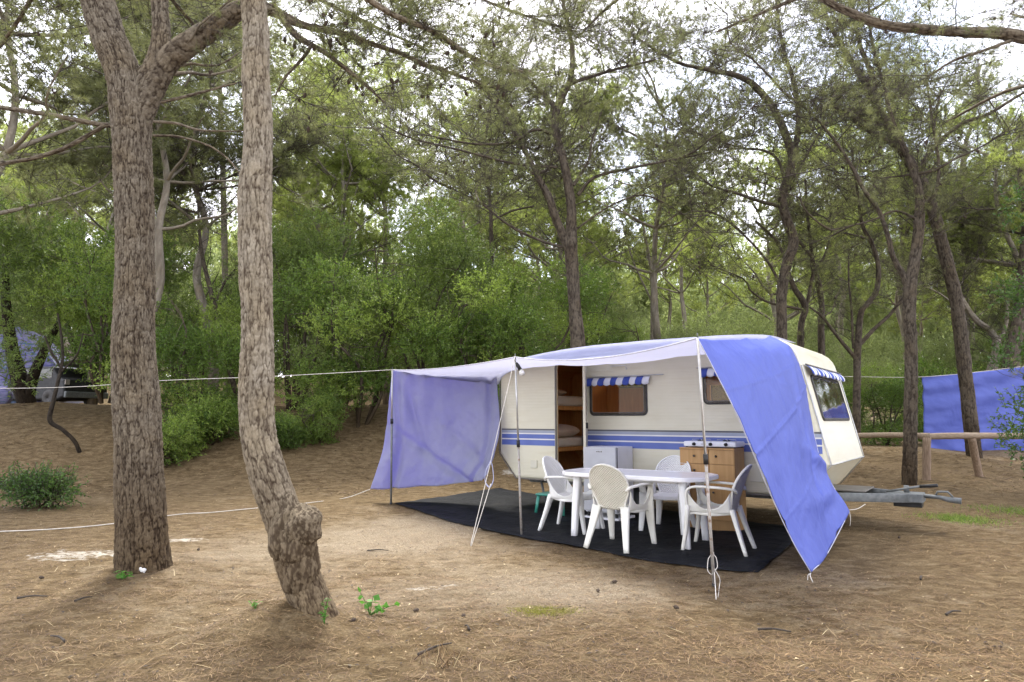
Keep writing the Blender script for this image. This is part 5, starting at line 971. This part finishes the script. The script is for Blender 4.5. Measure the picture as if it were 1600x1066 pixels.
# right side sheet
TL = P3 + [0, 0, -.005]; TR = cw(4.29, -.045, 2.335); BL = at(1267, 898, 5.86) + [0, 0, .02]; BR = at(1327, 800, 7.35)
L_ = [TL, at(1118, 582, 5.32), at(1152, 650, 5.40), at(1202, 768, 5.58), at(1238, 845, 5.72), BL]; R_ = [TR, cw(4.53, -.06, 2.21), at(1255, 590, 7.72), at(1266, 650, 7.62), at(1281, 715, 7.48), at(1300, 757, 7.42), BR]
T_ = [TL, TL * .66 + TR * .34 + [0, 0, -.012], TL * .33 + TR * .67 + [0, 0, -.01], TR]; B_ = [BL, at(1291, 868, 6.4), BR]
G_ = coons(T_, B_, L_, R_, 110, 120); u = np.linspace(0, 1, 110)[:, None]; v = np.linspace(0, 1, 120)[None]
fd = .02 * np.sin(u * 12 + v * 3) * v * (1 - v) + .035 * np.exp(-((u - .96 + .5 * v) / .05) ** 2) * (1 - v) + .05 * np.exp(-((v - .78 - .25 * (u - .5)) / .05) ** 2) * u - .03 * np.exp(-((u - .72) / .06) ** 2) * v + .06 * np.sin(np.pi * u) * np.sin(np.pi * v) + .012 * np.exp(-((v - .47 + .13 * u) / .006) ** 2) + .010 * fbm(u * 6 + 0 * v, v * 6 + 0 * u, s=13)
fd += .008 * np.exp(-((u - .5) / .006) ** 2) + .007 * np.exp(-((v - .74 + .05 * u) / .006) ** 2) + .007 * np.exp(-((v - .22) / .005) ** 2)
fd += .04 * np.sin(v * 26) * np.exp(-((v - .88) / .08) ** 2) * sstep(.6, 1, u) + .05 * np.exp(-((v - .70 - .45 * (u - .9)) / .035) ** 2) * sstep(.35, 1, u) - .04 * np.exp(-((u - .80 + .35 * (v - .5)) / .03) ** 2) * sstep(.35, .6, v) * (1 - sstep(.8, 1, v)) + .03 * np.exp(-((u - .55 - .2 * v) / .05) ** 2) * (1 - v)
o = grid_mesh('side_sheet', fold(G_, -fd), M['tarp'], None, .0015); tag(o, 'bright periwinkle-blue side sheet running from the caravan roof corner down to a pegged point', 'tarpaulin')
for q in (L_, B_, R_): V, F = tube(spline(np.array(q), 50), .0045, 6); link('hem', npmesh('hem', V, F, smooth=True), M['tarp_hem'], o)

def pole(base, top, label, two=True, r=.0135):
    root = empty('awning_pole', (base[0], base[1], 0)); tag(root, label, 'pole', 'awning poles'); b = np.array([0, 0, -.03]); t_ = np.array(top) - [base[0], base[1], 0]; m = b + (t_ - b) * (.52 if two else .62)
    V, F = tube(np.array([b, m]), r, 12); link('lower_tube', npmesh('l', V, F, smooth=True), M['rust' if two else 'galv'], root); V, F = tube(np.array([m, t_]), r * .8, 12); link('upper_tube', npmesh('u', V, F, smooth=True), M['alu'], root)
    d = (t_ - b) / np.linalg.norm(t_ - b); V, F = tube(np.array([m - d * .05, m + d * .03]), r * 1.5, 12); link('clamp', npmesh('c', V, F), M['black'], root)
    V, F = tube(np.array([t_, t_ + d * .04]), .005, 8); link('spike', npmesh('s', V, F), M['galv'], root); V, F = tube(np.array([b, b + d * .05]), r * 1.35, 12); link('foot', npmesh('f', V, F), M['black'], root); return root
pole(on_ground(611, 787), P1, 'thin grey steel pole at the left end of the awning', False, .016); pole(on_ground(815, 838), P2, 'telescopic pole with the light bulb, at the front edge of the black sheet'); pole(on_ground(1116, 915), P3, 'nearest shiny pole with white cord knotted round its foot', True)
def rope(pts, r, label, mt='rope', n=60, cat='rope', group=None):
    P = spline(np.array(pts), n); V, F = tube(P, r, 6); o = link('rope', npmesh('rope', V, F, smooth=True), M[mt]); return tag(o, label, cat, group)
def gp(px, py, z=.012): p = on_ground(px, py); p[2] = g1(p[0], p[1]) + z; return p
p0 = P2 + [0, -.01, .01]; pk = gp(735, 858)
mid = p0 * .42 + pk * .58
o = rope([p0, p0 * .5 + pk * .5 + [0, 0, -.01], pk + [0, 0, .02]], .004, 'white guy rope with a bundled loop, from the bulb pole to the ground', n=40)
lp = [mid + Vector((0, 0, 0)) * 0 if False else mid, mid + [-.05, 0, -.10], mid + [-.06, .01, -.22], mid + [-.01, 0, -.28], mid + [.03, 0, -.20], mid + [.02, 0, -.06], mid]
for q in range(2): V, F = tube(spline(np.array(lp) + np.array([0, .006 * q, -.01 * q]), 50), .004, 6); link('loop', npmesh('loop', V, F, smooth=True), M['rope_blue'], o)
V, F = tube(spline(np.array([mid + [0, 0, -.25], (mid + pk) / 2 + [.03, 0, -.04], pk + [.01, 0, .02]]), 30), .004, 6); link('strand', npmesh('st', V, F, smooth=True), M['rope'], o)
p3b = on_ground(1116, 915); kn = p3b + np.array([-.012, -.02, .26])
o = rope([P3 + [.0, -.012, -.02], P3 * .5 + kn * .5 + [0, -.012, 0], kn, kn + [.01, 0, -.15], gp(1119, 938)], .0035, 'white cord running down the nearest pole to the ground')
for a_, b_ in (((-.035, 0), 1), ((.03, .01), .8)): V, F = tube(spline(np.array([kn, kn + [a_[0], 0, -.05 * b_], kn + [a_[0] * 1.2, 0, -.14 * b_], kn + [0, 0, -.16 * b_], kn + [.004, 0, -.02]]), 30), .0035, 6); link('loop', npmesh('loop', V, F, smooth=True), M['rope'], o)
V, F = tube(spline(np.array([kn + [.01, 0, -.12], kn + [.05, -.01, -.20], kn + [.04, -.02, -.26], gp(1122, 934)]), 30), .003, 6); link('strand', npmesh('st', V, F, smooth=True), M['rope'], o)
bm = bmesh.new(); bmesh.ops.create_icosphere(bm, subdivisions=2, radius=.014); bmesh.ops.transform(bm, matrix=Matrix.Translation(Vector(kn)), verts=bm.verts); bmobj('knot', bm, M['rope'], o, True)
rope([P1 + [-.01, 0, 0], at(430, 588, 10.8), at(250, 595, 11.0), at(130, 604, 11.2), at(0, 607, 11.4), at(-120, 605, 11.5)], .005, 'taut white line running left from the top of the leftmost awning pole', n=80)
rope([BLs for BLs in (at(578, 765, 10.95), gp(540, 776), gp(490, 784), gp(440, 790), gp(385, 796), gp(330, 802), gp(275, 806), gp(175, 820), gp(90, 828), gp(0, 831), gp(-90, 834))], .0055, 'white rope lying on the ground from the left side sheet to the frame edge', n=160)
rope([at(1327, 797, 7.33), at(1340, 795, 7.5), at(1352, 788, 7.65)], .004, 'short white cord tying the blue side sheet to the drawbar', n=16)
o = rope([at(1267, 896, 5.86), gp(1266, 905, .03), gp(1270, 910, .0)], .004, 'frayed white cord at the pegged point of the blue side sheet', n=12)
V, F = tube(spline(np.array([at(1267, 896, 5.86), gp(1263, 902, .02), gp(1262, 907, 0)]), 12), .003, 6); link('strand', npmesh('st', V, F, smooth=True), M['rope'], o)
o = rope([at(1327, 799, 7.34), at(1329, 810, 7.3), at(1328, 822, 7.3)], .003, 'loose cord end dangling from the right corner of the blue side sheet', n=12)
# bulb
lb = empty('light_bulb', tuple(P2 + np.array([.03, -.02, -.10]))); tag(lb, 'white light bulb in a black socket hanging under the top of the middle pole', 'light bulb')
V, F = tube(np.array([(-.02, 0, .03), (0, 0, 0), (.03, -.01, -.055)]), [.014, .022, .024], 12); link('socket', npmesh('s', V, F, smooth=True), M['black'], lb)
bm = bmesh.new(); bmesh.ops.create_uvsphere(bm, u_segments=20, v_segments=12, radius=.034); 
for v_ in bm.verts:
    if v_.co.z > 0: v_.co.x *= 1 - .45 * v_.co.z / .034; v_.co.y *= 1 - .45 * v_.co.z / .034; v_.co.z *= 1.5
bmesh.ops.transform(bm, matrix=Matrix.Translation((.05, -.015, -.092)) @ Matrix.Rotation(-.4, 4, 'Y'), verts=bm.verts); bmobj('globe', bm, M['bulb'], lb, True)
V, F = tube(spline(np.array([(-.02, 0, .03), (-.035, .01, .06), (-.03, .02, .10)]), 12), .004, 6); link('cable', npmesh('c', V, F, smooth=True), M['black'], lb)

# ---------------------------------------------------------------- log rail, far sheet
def log(name, P, R, parent, mt='log', n=30, seed=0):
    P = spline(np.array(P, float), n); V, F = tube(P, np.array(R) if np.ndim(R) else R, 12); V = V + .006 * np.stack([fbm(V[:, 0] * 6, V[:, 1] * 6, V[:, 2] * 6, seed + k, 3) for k in range(3)], 1); return link(name, npmesh(name, V, F, smooth=True), M[mt], parent)
rl = empty('log_fence', tuple(gp(1447, 757, 0))); tag(rl, 'low rustic fence of weathered logs running right behind the drawbar', 'fence'); ro = np.array(rl.location)
rz_ = .93
pA, pB, pC = gp(1447, 757), gp(1528, 750), gp(1328, 742)
def on_rail(px, y, Yv): return at(px, y, Yv)
log('rail', [at(1300, 682, 15.2) - ro, at(1380, 680, 14.4) - ro, at(1447, 681, 13.75) - ro, at(1453, 681, 13.7) - ro], .058, rl, seed=1); log('rail', [at(1438, 682, 13.8) - ro, at(1530, 681, 13.9) - ro, at(1640, 682, 14.1) - ro], .068, rl, seed=2)
log('post', [pA - ro + [0, 0, -.2], at(1448, 684, 13.72) - ro], .078, rl, 'post', 12, 3); pb = at(1529, 750, 14.2); pb[2] = g1(pb[0], pb[1]) - .15; log('post', [pb + [.03, 0, 0] - ro, at(1518, 684, 13.9) - ro], .075, rl, 'post', 12, 4); pc = at(1328, 742, 15.0); pc[2] = g1(pc[0], pc[1]) - .2; log('post', [pc - ro, at(1328, 684, 15.0) - ro], .07, rl, 'post', 12, 5); pd = at(1650, 742, 14.1); pd[2] = g1(pd[0], pd[1]) - .2; log('post', [pd - ro, at(1648, 684, 14.1) - ro], .07, rl, 'post', 12, 6)
a0, a1, b0, b1 = at(1441, 589, 18.6), at(1690, 560, 18.2), at(1443, 717, 18.6), at(1690, 708, 18.2); mt_ = (a0 + a1) / 2 + [0, 0, -.06]
G_ = coons([a0, mt_, a1], [b0, (b0 + b1) / 2 + [0, .1, .03], b1], [a0, at(1443, 650, 18.62), b0], [a1, b1], 90, 60); u = np.linspace(0, 1, 90)[:, None]; v = np.linspace(0, 1, 60)[None]
fd = .05 * np.sin(v * 30 * (1 - .4 * u) + u * 7) * np.exp(-v * 3) + .06 * np.sin(u * 9 + v * 8) * v + .05 * np.exp(-((v - .75 - .25 * np.sin(u * 5)) / .06) ** 2) + .03 * fbm(u * 5 + 0 * v, v * 5 + 0 * u, s=23)
o = grid_mesh('blue_sheet', fold(G_, fd), M['tarp'], None, .002); tag(o, 'large blue sheet hung between trees at the far right behind the log rail', 'tarpaulin')
rope([a0 + [-2.2, .3, .03], a0, mt_ + [0, 0, .02], a1], .008, 'line holding up the far blue sheet', n=30); 

# ---------------------------------------------------------------- litter
def free(x, y):                                     # keep litter off the ground sheet
    A2 = on_ground(616, 787)[:2]; B2 = on_ground(1185, 897)[:2]; C2_ = on_ground(1250, 865)[:2]; d = lambda P, Q: (Q[0] - P[0]) * (y - P[1]) - (Q[1] - P[1]) * (x - P[0])
    f = np.interp(x, pf[:, 0], pf[:, 1]); return ~((x > pf[0, 0]) & (y > f) & (x < 2.2) & (y < 12.9)) & ~((x >= 2.1) & (x < 4) & (y > 5.9) & (y < 8.5))
def litter(n, y0, y1, L, w, name, label_kind, mt, seed, hue=(0, 1), lift=.004, leaf=False, ppow=1.0):
    g = np.random.default_rng(seed); y = y0 + (y1 - y0) * g.random(n) ** ppow; x = g.uniform(-1, 1, n) * (y * .88 + .6); k = free(x, y) & (fbm(x * 1.3, y * 1.3, s=seed) + .45 * fbm(x * 5, y * 5, s=seed + 3) > g.normal(size=n) * .5 - .25); x, y = x[k], y[k]; n = len(x)
    z = gz(x, y) + (.010 * fbm(x * 6, y * 6, s=21) + .006 * fbm(x * 22, y * 22, s=31, o=2)) * sstep(14, 7, y) + g.random(n) * lift * 2 + lift; a = g.uniform(0, 2 * np.pi, n); D_ = nrm(np.stack([np.cos(a), np.sin(a), g.normal(size=n) * .12], 1)); LL = g.uniform(L[0], L[1], n); WW = g.uniform(w[0], w[1], n)
    P = np.stack([x, y, z], 1); Sd = nrm(np.cross(D_, [0, 0, 1])); v = np.clip(hue[0] + (hue[1] - hue[0]) * g.random(n) ** 1.3, 0, 1)
    if leaf: V = np.stack([P, P + D_ * LL[:, None] * .5 + Sd * WW[:, None] + [0, 0, .004], P + D_ * LL[:, None] + [0, 0, .003], P + D_ * LL[:, None] * .5 - Sd * WW[:, None] + [0, 0, .006]], 1)
    else:
        md = P + D_ * LL[:, None] * .5 + Sd * (LL * g.normal(size=n) * .05)[:, None] + [0, 0, .003]; e = P + D_ * LL[:, None]; V = np.stack([P - Sd * WW[:, None] * .5, md - Sd * WW[:, None] * .5, e, md + Sd * WW[:, None] * .5, P + Sd * WW[:, None] * .5], 1)
    k = V.shape[1]; o = link(name, npmesh(name, V.reshape(-1, 3), np.arange(n * k).reshape(n, k), attrs={'var': np.repeat(v, k)}), mt); return tag(o, label_kind, 'litter', None, 'stuff')
litter(190000, 2.6, 10.5, (.04, .10), (.0014, .0026), 'pine_needle_litter', 'brown dry pine needles strewn over the forest floor', M['straw'], 61, (0, .72), .003, ppow=1.5)
litter(1500, 2.6, 8, (.06, .17), (.0022, .0042), 'dry_straw', 'pale dry straw stalks lying on the forest floor', M['straw'], 62, (.6, 1), .006, ppow=1.6)
litter(9000, 2.6, 17, (.010, .035), (.003, .009), 'leaf_litter', 'small fallen leaves and chips scattered over the ground', M['straw'], 63, (.0, 1), .003, True, 1.3)
litter(26000, 12, 22, (.05, .14), (.006, .014), 'bank_litter', 'brown leaf and needle litter on the wooded bank', M['straw'], 64, (0, .7), .004, True)
litter(3500, 2.6, 13, (.015, .045), (.005, .012), 'bark_flakes', 'dark bark flakes and bits scattered over the ground', M['cone'], 65, (0, 1), .004, True, 1.3)
# twigs and cones on the floor
g_ = np.random.default_rng(8)
for k, (px, py, L, a) in enumerate(((50, 935, .20, .2), (130, 940, .12, 1.0), (590, 862, .22, .05), (730, 985, .08, 2), (855, 790, .1, 1), (1490, 960, .16, .4), (1210, 985, .2, -.3), (680, 1020, .25, .8), (90, 1000, .18, 2.6), (1440, 905, .12, .9))):
    p = gp(px, py, .012); d = np.array([math.cos(a), math.sin(a), 0]); P = np.array([p - d * L / 2, p + [0, .01, .01], p + d * L / 2 + [0, 0, .004]]); V, F = tube(spline(P, 8), np.linspace(.009, .004, 8), 6); o = link('fallen_twig', npmesh('fallen_twig', V, F, smooth=True), M['twig']); tag(o, 'short dark twig lying on the bare forest floor', 'twig', 'twigs on the ground')
for k, (px, py) in enumerate(((722, 968), (60, 906), (556, 985), (655, 955), (935, 925), (965, 912), (1285, 860), (1405, 842), (310, 860), (1052, 955))):
    p = gp(px, py, .018); o = bpy.data.objects.new('fallen_cone', CONE); COL.objects.link(o); o.location = p; o.rotation_euler = (1.5, g_.uniform(0, 1), g_.uniform(0, 6)); o.scale = (.8, .8, .8); tag(o, 'small dark pine cone lying on the forest floor', 'pine cone', 'fallen pine cones')

# ---------------------------------------------------------------- small plants
M['fresh'] = foliage_mat('fresh_green_leaf', [(0, (.05, .16, .02)), (.6, (.09, .26, .04)), (1.2, (.14, .32, .06))], .35, tcol=(.2, .5, .05)); M['moss'] = foliage_mat('dry_moss', [(0, (.18, .17, .03)), (1, (.30, .28, .06))], .2)
def plant(name, px, py, stems, label, cat='plant', lf=.05, lw=.035, nl=5, mt='fresh', seed=0, droop=.3):
    g = np.random.default_rng(seed); b = gp(px, py, -.01); root = empty(name, tuple(b)); tag(root, label, cat); tb = []; LP = []; LD = []
    for dx, dy, h in stems:
        P = spline(np.array([(0, 0, 0), (dx * .5, dy * .5, h * .65), (dx, dy, h)]), 10); V, F = tube(P, np.linspace(.003, .0015, 10), 5); tb.append((V, F))
        for q in range(nl): k = int(9 - q * 8 / max(nl, 1) * .8); LP.append(P[k]); LD.append(nrm(np.array([g.normal(), g.normal() - .3, g.uniform(-droop, .5)])))
    V, F = multi(tb); link('stem', npmesh('stem', V, F, smooth=True), M['leaf'] if False else M['fresh'], root); V, F = blades(np.array(LP), np.array(LD), g.uniform(.7, 1.2, len(LP)) * lf, g.uniform(.8, 1.2, len(LP)) * lw, True); link('foliage', npmesh('l', V, F, attrs={'var': np.repeat(g.random(len(LP)), 4)}), M[mt], root)
plant('seedling', 578, 965, [(-.10, .05, .16), (-.03, .0, .10), (.02, 0, .13), (.12, .02, .06), (.20, .03, .07), (.05, -.03, .04)], 'small green seedling with pointed leaves right of the pale trunk foot', 'seedling', .055, .045, 3, seed=3)
plant('seedling', 506, 998, [(.0, .0, .12), (.02, .0, .16), (-.02, 0, .08)], 'fine green sprig growing against the foot of the pale trunk', 'seedling', .03, .006, 14, seed=4)
plant('seedling', 396, 990, [(.0, .0, .06), (.03, .0, .05), (-.03, 0, .05)], 'tiny green sprout left of the pale trunk mound', 'seedling', .03, .008, 8, seed=5)
plant('seedling', 190, 912, [(-.03, .0, .05), (.04, .0, .06), (.0, -.02, .08), (.08, 0, .04)], 'small yellow-green fern sprig at the foot of the thick grey trunk', 'fern', .05, .012, 9, seed=6)
def tuft(px, py, rx, ry, n, h, name, label, mt, seed, w=.006):
    g = np.random.default_rng(seed); c = on_ground(px, py); x = c[0] + g.normal(size=n) * rx; y = c[1] + g.normal(size=n) * ry; P = np.stack([x, y, gz(x, y)], 1); D_ = nrm(np.stack([g.normal(size=n) * .7, g.normal(size=n) * .7, np.full(n, .8)], 1)); V, F = blades(P, D_, g.uniform(.4, 1, n) * h, w); o = link(name, npmesh(name, V, F, attrs={'var': np.repeat(g.random(n), 3)}), M[mt]); return tag(o, label, 'grass', None, 'stuff')
tuft(1500, 812, .22, .25, 1500, .07, 'grass', 'low green grass tuft in front of the drawbar coupling', 'leaf', 71); tuft(850, 957, .12, .06, 2600, .018, 'moss', 'yellow-green moss patch on the open ground', 'moss', 72, .004); tuft(1580, 800, .25, .3, 800, .08, 'grass', 'grass under the right edge shrub', 'leaf', 73); tuft(690, 1040, .09, .06, 60, .16, 'straw_tuft', 'dry straw tuft at the bottom edge of the picture', 'straw', 74, .005)
o = box('stone', (-.03, -.02, -.02), (.03, .02, .035), M['white_line'], None, .012); o.location = gp(221, 905, .01); o.rotation_euler = (.3, .4, .2); tag(o, 'white painted stone at the foot of the thick grey trunk', 'stone')

# ---------------------------------------------------------------- things beyond the bank at the far left
cy = 23.5; cx = (100 - 800) / FPX * cy; pk_ = empty('parked_car', (cx, cy, g1(cx, cy) - .0), math.radians(160)); tag(pk_, 'dark hatchback with its tailgate raised, parked beyond the bank at the far left', 'car')
cpf = [(0, .35), (0, .75), (.06, .95), (.35, 1.05), (.75, 1.42), (1.6, 1.46), (2.4, 1.40), (3.0, 1.0), (3.9, .85), (4.05, .6), (4.05, .3), (3.6, .25), (.3, .25)]
me = prism(cpf, -.82, .82, .08, 'car'); me.transform(Matrix.Translation((-1.2, 0, 0))); bd = link('body', me, M['black'], pk_)
for s_ in (-1, 1):
    box('side_window', (-.55, s_ * .822 - .006, 1.02), (.15, s_ * .822 + .006, 1.34), M['glass_front'], pk_, .003); box('side_window', (.25, s_ * .822 - .006, 1.02), (1.2, s_ * .822 + .006, 1.34), M['glass_front'], pk_, .003)
    for xw in (-.45, 2.1): V, F = torus_like([(.02, -.08), (.20, -.09), (.30, -.08), (.32, 0), (.30, .08), (.20, .09), (.02, .08)], 28); w_ = link('wheel', npmesh('w', V + np.array([xw, s_ * .76, .32]), F, smooth=True), M['rubber'], pk_)
    box('rear_lamp', (-1.215, s_ * .72 - .08, .78), (-1.17, s_ * .72 + .08, .95), M['rust'], pk_, .01)
V, F = sweep(np.array([(-.45, 0, 1.46), (-1.1, 0, 1.62), (-1.7, 0, 1.66)]), 1.4, .05); link('tailgate', npmesh('tg', V, F), M['grey_frame'], pk_); box('bumper', (-1.28, -.8, .33), (-1.16, .8, .55), M['galv'], pk_, .03)
ty = 25.0; tx = (40 - 800) / FPX * ty; tz = g1(tx, ty); te = empty('tent', (tx, ty, tz), .3); tag(te, 'lilac striped fabric tent glimpsed between the stems of the dark V-shaped tree', 'tent')
M['tent'] = noisy('tent_fabric', [(.35, (.08, .08, .20)), (.5, (.20, .19, .34)), (.65, (.06, .12, .18))], 3, stretch=(1, 1, 4), rough=.7)
for sx in (-1, 1):
    a = np.linspace(0, 1, 20)[:, None]; b = np.linspace(-1, 1, 16)[None]; grid_mesh('roof_panel', np.stack([sx * (1.6 * (1 - a) + .02) + 0 * b, b * 1.8 + 0 * a, 1.2 + 1.7 * a - .12 * np.sin(a * np.pi) + .03 * np.sin(b * 9)], -1), M['tent'], te, .004); grid_mesh('side_panel', np.stack([sx * (1.62 + .1 * (1 - a)) + 0 * b, b * 1.8 + 0 * a, 1.2 * a + 0 * b], -1), M['tarp_pale'], te, .004)
a = np.linspace(0, 1, 20)[:, None]; b = np.linspace(-1, 1, 16)[None]; grid_mesh('end_panel', np.stack([b * 1.62 * (1 - .98 * sstep(.4, 1, a) * a), -1.8 + 0 * a * b, 2.9 * a + 0 * b], -1), M['tent'], te, .004)
by = 21.0; bx = (3 - 800) / FPX * by; o = soft('camp_bag', (0, 0, 0), (.9, .6, 1.0), 'tent', 'muted blue bundle on the bank at the extreme left edge', 'bag', .2, .6); o.scale = (.7, .7, .7); o.location = (bx, by, g1(bx, by)); o.rotation_euler = (0, 0, .4)
